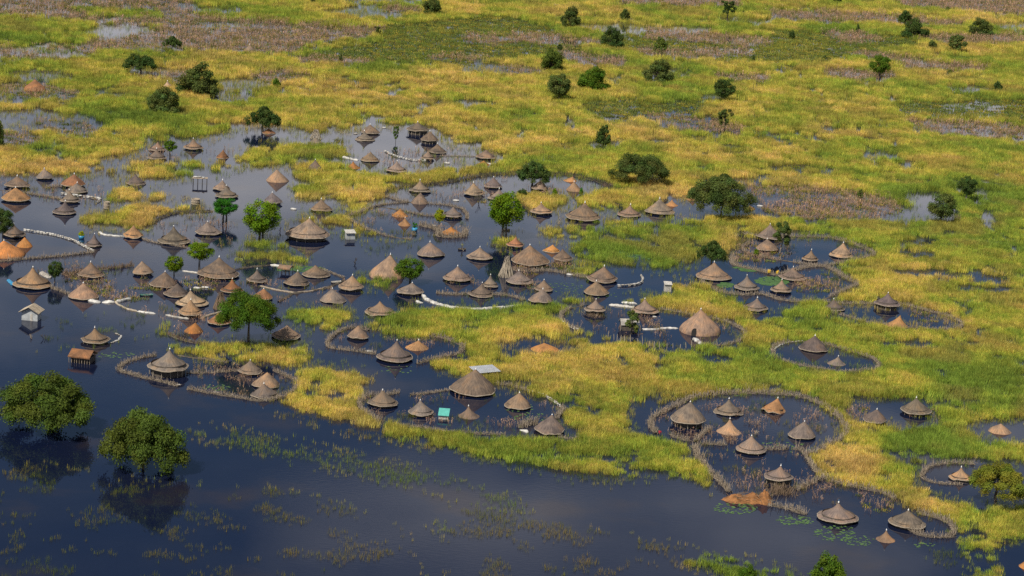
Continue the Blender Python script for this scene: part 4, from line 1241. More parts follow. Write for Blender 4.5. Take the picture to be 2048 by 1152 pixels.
tarp('white sheet below the dome hut doorway', [(1388, 676), (1396, 684), (1404, 689)], .8, .4)
tarp('white sheet by the flat orange roof patch', [(966, 326), (980, 328), (998, 329)], .5, .3)
tarp('pale sheet beside the hut in the southern yard corner', [(1040, 860), (1050, 862), (1056, 866)], .6, .5)
tarp('crumpled grey tarp behind the large hut with orange-stained tip', [(80, 546), (92, 552), (102, 556)], .9, .8, M_DIRTYBAG)
tarp('blue and white tarp bundle beside the large orange-tipped hut', [(16, 560), (22, 566), (28, 570)], .6, .6, M_BLUE)
tarp('long pale log dike from the white tarp rolls', [(231, 603), (234, 608), (255, 619), (275, 623)], .28, .4, M_PALEWOOD, "log_dike", "log dikes")
tarp('whitish log floating at the end of the long pale log dike', [(275, 623), (292, 626), (311, 628)], .35, .4, M_BAG, "log_dike", "log dikes")
tarp('reddish-white log before the tan hut on thin posts', [(331, 630), (352, 635), (378, 638)], .35, .4, M_DIRTYBAG, "log_dike", "log dikes")
tarp('dark log between the tan pair and the reddish hut', [(400, 638), (420, 630), (446, 624)], .3, .4, M_WOOD, "log_dike", "log dikes")
tarp('long grey log edging the weedy yard', [(520, 572), (550, 580), (587, 586), (620, 583), (658, 574)], .25, .35, M_WOOD, "log_dike", "log dikes")
tarp('stacked pale logs in the back fence of the long yard', [(1218, 610), (1245, 613), (1272, 616)], .5, .5, M_PLANK, "log_dike", "log dikes")
tarp('upper whitish log in the back fence of the long yard', [(1243, 605), (1260, 607), (1274, 608)], .35, .5, M_BAG, "log_dike", "log dikes")
tarp('mud log behind the wide white patch at the twin trunks', [(365, 542), (385, 545), (402, 547)], .35, .35, M_PLANK, "log_dike", "log dikes")

# house with pale roof behind the shrub in the long yard
P, s = frame_at(1258, 662); a = 40 / s
t = thing("house", "small house with a pale sheet gable roof behind a leafy shrub", "house", P + np.array([0, 1.6, 0]), .15)
m = MB(); m.box((0, 0, .3), (a * .8, 3, 2.0)); m.build("wall", M_WALL, t)
m = MB(); gable(m, a * .95, 3.4, 1.2, 2.2, .1); m.build("roof", M_DIRTYBAG, t)
for sx in (-1, 1):
    m = MB(); m.bar((sx * a * .5, -1.6, -.5), (sx * a * .5, -1.6, 1.3), .09, .07, 6); m.build("post", M_WOOD, t)

# thatch shelter in the weedy yard
P, s = frame_at(571, 545); a = 26 / s
t = thing("thatch_shelter", "sagging flat thatch shelter on stilts in the weedy yard", "shelter", P, -.2)
m = MB(); gable(m, a, 3, 1.0, 1.45, .3); o = m.build("roof", M_THATCH, t); o.color = (.22, .15, .1, 1)
for x in (-.45, -.15, .15, .45):
    for y in (-1.2, 1.2):
        m = MB(); m.bar((x * a, y, -.5), (x * a, y, 1.1), .08, .06, 5); m.build("post", M_DARKWOOD, t)

# collapsed thatch heap
P = gnd(1500, 1003)
t = thing("collapsed_roof", "heap of rotten orange thatch from a collapsed roof", "roof heap", P, 0)
r = random.Random(3)
for (ox, oy, lx, ly, hz) in ((-2.3, 0, 2.6, 1.7, 1.2), (.3, .3, 2.2, 1.7, 1.6), (2.4, .2, 1.6, 1.6, 2.1)):
    v, f = [], []
    for j in range(7):
        for k in range(16):
            q = j / 6; an = k / 16 * 6.283
            e = 1 + r.uniform(-.16, .16)
            v.append((ox + lx * q * e * math.cos(an), oy + ly * q * e * math.sin(an), hz * (1 - q ** 1.6) * r.uniform(.75, 1.2) - .15))
    o = obj("thatch_mound", new_mesh("thatch_mound", v, strip(16, 7), M_RUST, True), t)
m = MB()
for k in range(70):
    a = Vector((r.uniform(-3.6, 3.8), r.uniform(-1, 1.3), r.uniform(.1, 1.1)))
    m.bar(a, a + Vector((r.gauss(0, .8), r.gauss(0, .5), r.uniform(-.1, .7))), .05, .025, 4)
o = m.build("broken_poles", M_BRUSH, t); o['kind'] = 'stuff'
# brushwood piled below the hut next to the heap
def brush(cx, cy, w, label, n=120, h=1.2, mt=None):
    P = gnd(cx, cy); R = w / scale_at(P) / 2; r = random.Random(int(cx))
    t = thing("brushwood", label, "brushwood", P, 0, "piles of brushwood in the yards")
    m = MB()
    for k in range(n):
        a = Vector((r.gauss(0, R * .45), r.gauss(0, R * .4), -.2))
        m.bar(a, a + Vector((r.gauss(0, .45), r.gauss(0, .45), r.uniform(.3, 1) * h)), .045, .02, 4, False)
    o = m.build("twigs", mt or M_BRUSH, t); o['kind'] = 'stuff'


brush(1562, 985, 60, 'tangle of dry branches below the hut above the thatch heap', 260, 1.7)
brush(1382, 852, 34, 'bundle of pale crooked poles leaning under the big grey hut', 40, 2.0, M_PALEWOOD)
brush(1190, 632, 44, 'brown brush island under the stilted small hut', 120, 1.0)
brush(140, 551, 26, 'reddish brush pile beside the dark green shrub', 140, 1.0)
brush(905, 474, 40, 'brush thrown round the drowned orange roof', 120, .9)
brush(995, 492, 34, 'dark branches on the shaded bank of the tall tree', 120, .9, M_DARKWOOD)
brush(955, 398, 40, 'dark brush in front of the reddish-brown hut', 90, 1.0, M_DARKWOOD)
brush(1215, 372, 30, 'brown brush where the northern fence meets the golden grass', 90, 1.2)
brush(1880, 445, 60, 'dark twigs under the tree at the eastern pond', 120, .9, M_DARKWOOD)
brush(1910, 440, 30, 'leaning dead branches beside the eastern pond', 60, 2.0)
brush(370, 672, 28, 'dead branches near the tilted orange roof', 60, 1.2, M_DARKWOOD)
brush(500, 692, 70, 'dark twigs at the foot of the big single-trunk tree', 160, 1.0, M_DARKWOOD)


# dead snags standing in the water
def snag(cx, yb, hpx, label, seed, mt=None):
    P = gnd(cx, yb); h = hpx / scale_at(P); r = random.Random(seed)
    t = thing("dead_tree", label, "dead tree", P, 0)
    m = MB()

    def grow(a, d, ln, rad, lev):
        b = a + d * ln
        m.bar(a, b, rad, rad * .65, 5, False)
        if lev:
            for k in range(r.randint(2, 3)):
                d2 = (d + Vector((r.uniform(-.9, .9), r.uniform(-.9, .9), r.uniform(-.2, .5)))).normalized()
                grow(a + d * ln * r.uniform(.45, 1), d2, ln * .7, rad * .6, lev - 1)
    for k in range(2):
        grow(Vector((r.uniform(-.4, .4), r.uniform(-.3, .3), -.4)), Vector((r.uniform(-.35, .35), r.uniform(-.3, .3), 1)).normalized(), h * .6, .08, 2)
    m.build("branches", mt or M_DARKWOOD, t)


snag(709, 528, 15, 'bare dark snag in open water north of the warm tan hut', 2)
snag(597, 337, 17, 'leafless grey bush in the northern water', 3, M_WOOD)
snag(368, 396, 9, 'tiny bare snag near the woven granary', 4)
snag(888, 404, 20, 'curly bare branches in the northern fence yard', 5)
snag(955, 405, 24, 'thicket of bare branches in front of the reddish-brown hut', 6)
snag(561, 463, 14, 'dark broken branch beside the very large hut in open water', 7)
snag(1369, 441, 14, 'bare pale stump in blue water by the broad wavy hut', 8, M_WOOD)
snag(1474, 478, 16, 'pale dead shrub on the dark bank by the compact tree', 9, M_PALEWOOD)
snag(1510, 868, 14, 'pale sticks standing in the middle of the big ring yard', 10, M_PALEWOOD)
snag(1000, 480, 22, 'bare stems beside the tall tree trunk', 11)
snag(1328, 676, 24, 'bent bare branch over the water west of the dome hut', 12)
snag(1118, 448, 18, 'grey reed stump beside the large smooth hut', 13, M_WOOD)
snag(1112, 18, 14, 'fallen pale branches in the distant marsh', 14, M_PALEWOOD)
snag(60, 676, 12, 'tiny pale twigs south of the whitewashed house', 15, M_WOOD)
snag(92, 678, 14, 'small dark twigs in the water south of the whitewashed house', 16)

# ------------------------------------------------------------------ boats, jerrycans, loose sacks
def canoe(cx, cy, lpx, rz, label, m_):
    P = gnd(cx, cy); ln = lpx / scale_at(P)
    v, f = [], []
    st = 9
    for i in range(st):
        u = i / (st - 1) * 2 - 1; w_ = .42 * (1 - abs(u) ** 2.4) + .04; sh = .12 * u * u
        for (k, z) in ((-1, .38), (-.75, .02), (0, -.12), (.75, .02), (1, .38), (.82, .36), (.55, .1), (0, .02), (-.55, .1), (-.82, .36)):
            v.append((u * ln / 2, k * w_, z + sh))
    t = thing("canoe", label, "canoe", P, rz)
    f = [(i * 10 + k, i * 10 + (k + 1) % 10, (i + 1) * 10 + (k + 1) % 10, (i + 1) * 10 + k) for i in range(st - 1) for k in range(10)] + [tuple(range(10)), tuple(range(len(v) - 1, len(v) - 11, -1))]
    obj("hull", new_mesh("hull", v, f, m_, True), t)
    for x in (-.2, .25):
        m = MB(); m.box((x * ln, 0, .27), (.18, .7, .04)); m.build("thwart", M_WOOD, t)
    return P


canoe(672, 566, 22, .5, 'grey dugout canoe moored by the warm tan hut', M_DIRTYBAG)
canoe(293, 592, 26, .3, 'dark green boat between the dry stalks', simple_mat("green_hull", (.02, .09, .07), .5, .2, 2))
canoe(924, 500, 16, .2, 'small dugout canoe with a standing paddler in open water', M_DARKWOOD)
canoe(1012, 461, 16, .1, 'little dark raft by the brush-ringed roof', M_DARKWOOD)


def loose(cx, cy, w, label, m_=0, cat='sack'):
    P = gnd(cx, cy); k = w / scale_at(P) / .9
    o = obj("sack", SACKS[m_], None, (P[0], P[1], .08 * k)); o.scale = (k, k, k); o.rotation_euler = (0, 0, random.uniform(-.3, .3))
    o['label'] = label; o['category'] = cat; o['group'] = 'loose white bundles'


loose(587, 419, 12, 'white bundle floating alone beside the golden bank')
loose(768, 256, 8, 'white bundle at the back of the highest northern yard')
loose(912, 402, 12, 'white bundle adrift inside the northern curved fence')
loose(894, 327, 12, 'white bundle by the grass below the northern white dike')
loose(1139, 550, 12, 'white bundle floating near the stalk fence', 1)
loose(1309, 634, 8, 'pale bundle stood by the leafy shrub', 1)
loose(357, 770, 8, 'white block at the tip of the mossy fence', 2)
loose(246, 741, 7, 'pinkish white block at the corner of the mossy fence', 1)
loose(738, 704, 14, 'white sheets piled on the central fence ring', 1)
loose(868, 452, 9, 'white bundle beside the small yellow-green tree', 1)
loose(720, 348, 16, 'pale brown bundle at the northern golden bank', 3)
loose(1520, 413, 12, 'white bundle at the maize edge by the big feathery tree', 1)
loose(1497, 438, 12, 'thin white bundle on the bank below the big feathery tree', 2)
loose(394, 577, 14, 'pale bags below the very large conical hut', 1)
loose(410, 576, 14, 'whitish bag raft below the very large conical hut', 2)
loose(711, 268, 8, 'dark bag beside the squat grey northern hut', 3)
loose(530, 801, 9, 'white bag on the front of the horseshoe fence', 0)
loose(430, 786, 12, 'rusty sack on the lower fence by the horseshoe', 3)

for (x, y) in ((1538, 548), (1555, 550)):
    P = gnd(x, y)
    t = thing("jerrycan", "yellow jerrycan on the brushwood fence " + ("nearer the pond weed" if x < 1540 else "nearer the hut"), "jerrycan", (P[0], P[1], .3), random.uniform(0, 1), "yellow jerrycans on the fence")
    m = MB(); m.box((0, 0, .35), (.75, .5, .7)); o = m.build("body", M_YELLOW, t)
    bv = o.modifiers.new('round', 'BEVEL'); bv.width = .12; bv.segments = 2
    m = MB(); m.bar((.2, 0, .7), (.2, 0, .85), .1, .1, 8); m.build("cap", M_YELLOW, t)
    m = MB(); m.bar((-.3, 0, .72), (-.15, 0, .86), .05); m.bar((-.15, 0, .86), (.08, 0, .8), .05); m.build("handle", M_YELLOW, t)

# small tubs with plants
for (x, y, lb) in ((163, 477, 'blue tub by the white sandbag dike'), (829, 462, 'blue tub below the small drowned orange cone')):
    P = gnd(x, y)
    pr = [(.0, -.2), (.55, -.2), (.75, .75), (.7, .75), (.6, .5), (0, .5)]
    v = [(q * math.cos(k * math.pi / 8), q * math.sin(k * math.pi / 8), z) for q, z in pr for k in range(16)]
    o = obj("tub", new_mesh("tub", v, strip(16, 6), M_BLUE, True), None, P)
    o['label'] = lb; o['category'] = 'tub'


# ------------------------------------------------------------------ people
def person(P, label, pose, shirt, trousers):
    me = bpy.data.meshes.new("person")
    J = {'pel': (0, 0, .92, .15), 'chest': (0, 0, 1.28, .17), 'neck': (0, 0, 1.5, .07), 'head': (0, -.02, 1.64, .11), 'crown': (0, 0, 1.76, .08),
         'ls': (-.2, 0, 1.42, .075), 'rs': (.2, 0, 1.42, .075), 'lk': (-.1, -.03, .5, .075), 'rk': (.12, -.02, .5, .075), 'lf': (-.11, 0, .06, .05), 'rf': (.13, .05, .06, .05),
         'lt': (-.11, -.16, .03, .045), 'rt': (.14, -.12, .03, .045)}
    if pose == 'paddle':
        J.update({'le': (-.32, -.16, 1.22, .055), 'lh': (-.1, -.35, 1.28, .045), 're': (.34, -.12, 1.2, .055), 'rh': (.2, -.38, 1.0, .045)})
    else:
        J.update({'le': (-.3, -.08, 1.15, .055), 'lh': (-.26, -.26, .98, .045), 're': (.3, -.04, 1.15, .055), 'rh': (.32, -.18, .92, .045)})
    ks = list(J)
    E = [('pel', 'chest'), ('chest', 'neck'), ('neck', 'head'), ('head', 'crown'), ('chest', 'ls'), ('chest', 'rs'), ('ls', 'le'), ('le', 'lh'), ('rs', 're'), ('re', 'rh'), ('pel', 'lk'), ('pel', 'rk'), ('lk', 'lf'), ('rk', 'rf'), ('lf', 'lt'), ('rf', 'rt')]
    me.from_pydata([J[k][:3] for k in ks], [(ks.index(a), ks.index(b)) for a, b in E], [])
    tmp = bpy.data.objects.new("person_skeleton", me); COL.objects.link(tmp)
    sk = tmp.modifiers.new('skin', 'SKIN'); ss = tmp.modifiers.new('sub', 'SUBSURF'); ss.levels = 1; ss.render_levels = 1
    if not me.skin_vertices:
        me.attributes  # layer is made by the modifier below
        bmx = bmesh.new(); bmx.from_mesh(me); lay = bmx.verts.layers.skin.verify(); bmx.to_mesh(me); bmx.free()
    for i, k in enumerate(ks):
        me.skin_vertices[0].data[i].radius = (J[k][3], J[k][3])
    me.skin_vertices[0].data[0].use_root = True
    dg = bpy.context.evaluated_depsgraph_get()
    ev = tmp.evaluated_get(dg)
    nm = bpy.data.meshes.new_from_object(ev)
    bpy.data.objects.remove(tmp)
    nm.materials.clear()
    for m_ in (M_SKIN, shirt, trousers): nm.materials.append(m_)
    for p in nm.polygons:
        z = p.center.z; x = abs(p.center.x)
        p.material_index = 0
        if .95 <= z < 1.47 and x < .28: p.material_index = 1
        elif .35 < z < .95 and x < .26: p.material_index = 2
        p.use_smooth = True
    o = obj("person", nm, None, P)
    o['label'] = label; o['category'] = 'person'
    return o


P = gnd(924, 500)
person((P[0], P[1], .05), 'person in olive clothes standing in the small dugout canoe', 'paddle', M_CLOTH, M_DARKWOOD)
pd = MB(); pd.bar((-.12, -.36, 2.0), (.3, -.5, -.2), .03, .03, 6); pd.box((.32, -.5, -.1), (.16, .03, .5))
pp = pd.build("paddle", M_PALEWOOD); pp.location = (P[0], P[1], .05); pp['label'] = 'wooden pole held by the person in the dugout canoe'; pp['category'] = 'paddle'
P = gnd(1319, 872)
person((P[0], P[1], -.45), 'person in a red top wading by the big ring yard fence', 'wade', M_RED, M_DARKWOOD)

# ------------------------------------------------------------------ floating plants
def pads(label, spots, name, m_, cat, rad=(.12, .3), seg=8):
    m = MB(); r = random.Random(21)
    for (cx, cy, rx, ry, n) in spots:
        for k in range(n):
            a = r.uniform(0, 6.283); q = math.sqrt(r.random())
            P = gnd(cx + rx * q * math.cos(a), cy + ry * q * math.sin(a), .006)
            R = r.uniform(*rad)
            v = [(P[0] + R * math.cos(t * 6.283 / seg) * r.uniform(.8, 1.1), P[1] + R * math.sin(t * 6.283 / seg) * r.uniform(.8, 1.1), .006 + .03 * r.random()) for t in range(seg)]
            m.add(v, [tuple(range(seg))])
    o = m.build(name, m_); o['kind'] = 'stuff'; o['label'] = label; o['category'] = cat


pads('small green lily pads scattered on the dark water', [(1470, 1015, 45, 14, 110), (1590, 1040, 40, 10, 90), (1670, 1066, 45, 16, 110), (1720, 1082, 30, 10, 50), (1850, 1090, 20, 6, 20), (1640, 905, 60, 10, 40), (1560, 890, 50, 6, 30), (1480, 790, 10, 3, 4),
     (430, 775, 30, 6, 40), (1110, 575, 60, 10, 90), (230, 710, 40, 6, 40), (1190, 590, 50, 6, 30), (790, 740, 40, 12, 20), (1040, 815, 30, 10, 30), (1060, 835, 40, 10, 40), (470, 560, 20, 8, 20)], "lily_pads", M_PAD, 'lily pads')
pads('bright green pond weed film beside the pale grey pointed hut', [(1545, 562, 34, 9, 330), (1500, 540, 20, 3, 120), (1480, 535, 14, 2, 60), (1450, 570, 16, 5, 80), (600, 538, 50, 6, 160), (1300, 505, 70, 14, 300)], "pond_weed", M_ALGAE, 'pond weed', (.25, .6))

# ------------------------------------------------------------------ trees
def crown_mesh(name, seed, kind, leaves, leaf):
    """leaf clumps spread over many small boughs; unit crown: half-width 1, base z=0, top z=height/half-width"""
    r = np.random.default_rng(seed)
    if kind == 'umbrella':
        npf, hz = 74, 1.05
        a = r.uniform(0, 6.283, npf); q = np.sqrt(r.random(npf)) * .92
        ph = 1 - q ** 2 * .85
        z = .28 + .62 * ph * r.uniform(.55, 1.0, npf)
        z = np.where(r.random(npf) < .34, z * .5 + .03, z)
        pr = r.uniform(.14, .23, npf)
    elif kind == 'round':
        npf, hz = 62, 1.5
        u = r.uniform(-1, 1, npf); a = r.uniform(0, 6.283, npf); q3 = r.uniform(.55, 1, npf) ** .5
        q = np.sqrt(1 - u * u) * q3 * .78
        z = .75 + u * q3 * .6
        pr = r.uniform(.2, .3, npf)
    elif kind == 'bush':
        npf, hz = 60, 1.2
        a = r.uniform(0, 6.283, npf); u = r.uniform(0, 1, npf); q3 = r.uniform(.6, 1, npf)
        q = np.sqrt(np.clip(1 - u ** 2, 0, 1)) * q3 * .8
        z = u * q3 * 1.0 + .05
        pr = r.uniform(.17, .28, npf)
    else:  # open: sparse two-lobed
        npf, hz = 22, 1.6
        a = r.uniform(0, 6.283, npf); q = np.sqrt(r.random(npf)) * .75
        z = r.uniform(.2, 1.4, npf)
        pr = r.uniform(.14, .26, npf)
    # uneven outline
    lob = 1 + .17 * np.sin(2 * a + r.uniform(0, 6)) + .1 * np.sin(3 * a + r.uniform(0, 6))
    C = np.stack([q * np.cos(a) * lob, q * np.sin(a) * lob, z], 1)
    idx = r.integers(0, npf, leaves)
    dv = r.normal(size=(leaves, 3)); dv /= np.linalg.norm(dv, axis=1)[:, None]
    dv[:, 2] = np.where(r.random(leaves) < .6, np.abs(dv[:, 2]), dv[:, 2])
    rad = pr[idx] * (r.random(leaves) ** .45) * np.where(r.random(leaves) < .05, 1.35, 1)
    sq = np.array([1.15, 1.15, .72]) if kind == 'umbrella' else np.array([1.05, 1.05, .85])
    P = C[idx] + dv * rad[:, None] * sq
    if kind == 'umbrella':
        P[:, 2] -= .10 * (np.hypot(P[:, 0], P[:, 1]) > .7) * r.random(leaves)
    nrm = dv * .9 + r.normal(size=(leaves, 3)) * .55 + np.array([0, 0, .35]); nrm /= np.linalg.norm(nrm, axis=1)[:, None]
    t1 = np.cross(nrm, r.normal(size=(leaves, 3))); t1 /= np.linalg.norm(t1, axis=1)[:, None]
    t2 = np.cross(nrm, t1)
    ln = leaf * r.uniform(.7, 1.5, (leaves, 1)); wd = ln * r.uniform(.35, .6, (leaves, 1))
    V = np.stack([P - t1 * ln, P - t2 * wd, P + t1 * ln, P + t2 * wd], 1).reshape(-1, 3)
    me = bpy.data.meshes.new(name)
    me.vertices.add(len(V)); me.vertices.foreach_set('co', V.astype(np.float32).ravel())
    me.loops.add(len(V)); me.loops.foreach_set('vertex_index', np.arange(len(V), dtype=np.int32))
    me.polygons.add(leaves); me.polygons.foreach_set('loop_start', np.arange(0, len(V), 4, dtype=np.int32)); me.polygons.foreach_set('loop_total', np.full(leaves, 4, np.int32))
    me.update(calc_edges=True)
    pv = r.uniform(.75, 1.3, npf)[idx] * r.uniform(.78, 1.22, leaves)
    yel = r.uniform(.85, 1.25, npf)[idx]
    cc = np.stack([pv * yel, pv, pv * r.uniform(.6, 1.1, leaves), np.ones(leaves)], 1)
    at = me.color_attributes.new('var', 'FLOAT_COLOR', 'POINT')
    at.data.foreach_set('color', np.repeat(cc, 4, 0).astype(np.float32).ravel())
    me.materials.append(M_LEAF)
    # leafy cores keep the light from leaking straight through a bough
    return me, hz, C, pr


CR = {}


def crown(kind, size, seed):
    k = (kind, size, seed % 3)
    if k not in CR:
        n, lf = {'L': (42000, .021), 'M': (11000, .038), 'S': (3200, .07)}[size]
        CR[k] = crown_mesh("crown", hash(str(k)) % 1 + seed % 3 * 31 + {'umbrella': 1, 'round': 5, 'bush': 9, 'open': 13}[kind], kind, n, lf)
    return CR[k]


LEAFC = {'olive': (.085, .125, .028), 'green': (.075, .135, .018), 'dark': (.055, .09, .028), 'bright': (.11, .18, .014), 'vivid': (.04, .16, .02), 'yellow': (.19, .21, .035), 'soft': (.085, .115, .036), 'lemon': (.26, .3, .02)}


def tree(cx, yt, yc, w, yb, kind, col, label, cat="tree", trunks=1, lean=0.0, tw=.035, bark=None, name=None, group=None):
    """cx: crown centre; yt, yc: crown top and bottom; yb: where the trunk meets the ground"""
    B = gnd(cx, yb); s = scale_at(B)
    lo = at_depth(cx, yc, B[1]); hi = at_depth(cx, yt, B[1])
    R = w / s / 2
    z0 = max(0.02, lo[2]); z1 = hi[2]
    size = 'L' if w > 100 else ('M' if w > 44 else 'S')
    seed = int(cx + yt)
    me, hz, C, pr = crown(kind, size, seed)
    x0 = (lo[0] + hi[0]) / 2
    t = thing(name or ("bush" if kind == 'bush' else "tree"), label, cat, (x0 - lean * z0, B[1], 0), 0, group or "trees and bushes in the marsh")
    c = obj("crown", me, t, (lean * z0, 0, z0 - .02))
    rz = (seed * 37 % 360) * math.pi / 180
    c.rotation_euler = (0, 0, rz)
    c.scale = (R, R * .95, max(.4, z1 - z0) / (hz * .96))
    k = .9 + .2 * ((seed * 13) % 10) / 10
    lc = tuple((.92 if w > 100 else 1.15) * q for q in LEAFC[col])
    c.color = (lc[0] * k, lc[1] * k, lc[2] * k, 1)
    # trunk with limbs reaching into the boughs
    m = MB()
    r = random.Random(seed)
    tr = R * 2 * tw
    zc = max(.4, z1 - z0)
    for q in range(trunks):
        ox = (q - (trunks - 1) / 2) * tr * 3.4
        a = Vector((ox, 0, -.5)); top = Vector((lean * z0 + ox * .6, 0, z0 + zc * .22))
        midp = a.lerp(top, .55) + Vector((r.uniform(-.12, .12) * R * .4, 0, 0))
        m.bar(a, midp, tr * 1.15, tr * .85, 8, False); m.bar(midp, top, tr * .85, tr * .6, 8, False)
        sel = r.sample(range(len(C)), min(len(C), 9))
        for b in sel:
            p = Vector((C[b][0] * R * .9, C[b][1] * R * .9, 0)); p.rotate(Matrix.Rotation(rz, 3, 'Z'))
            e = Vector((lean * z0 + p.x, p.y, z0 + C[b][2] / hz * zc))
            h_ = top.lerp(e, .5) + Vector((0, 0, zc * .06))
            m.bar(top, h_, tr * .42, tr * .26, 5, False); m.bar(h_, e, tr * .26, tr * .1, 5, False)
    m.build("trunk", bark or M_BARK, t, True)
    return t


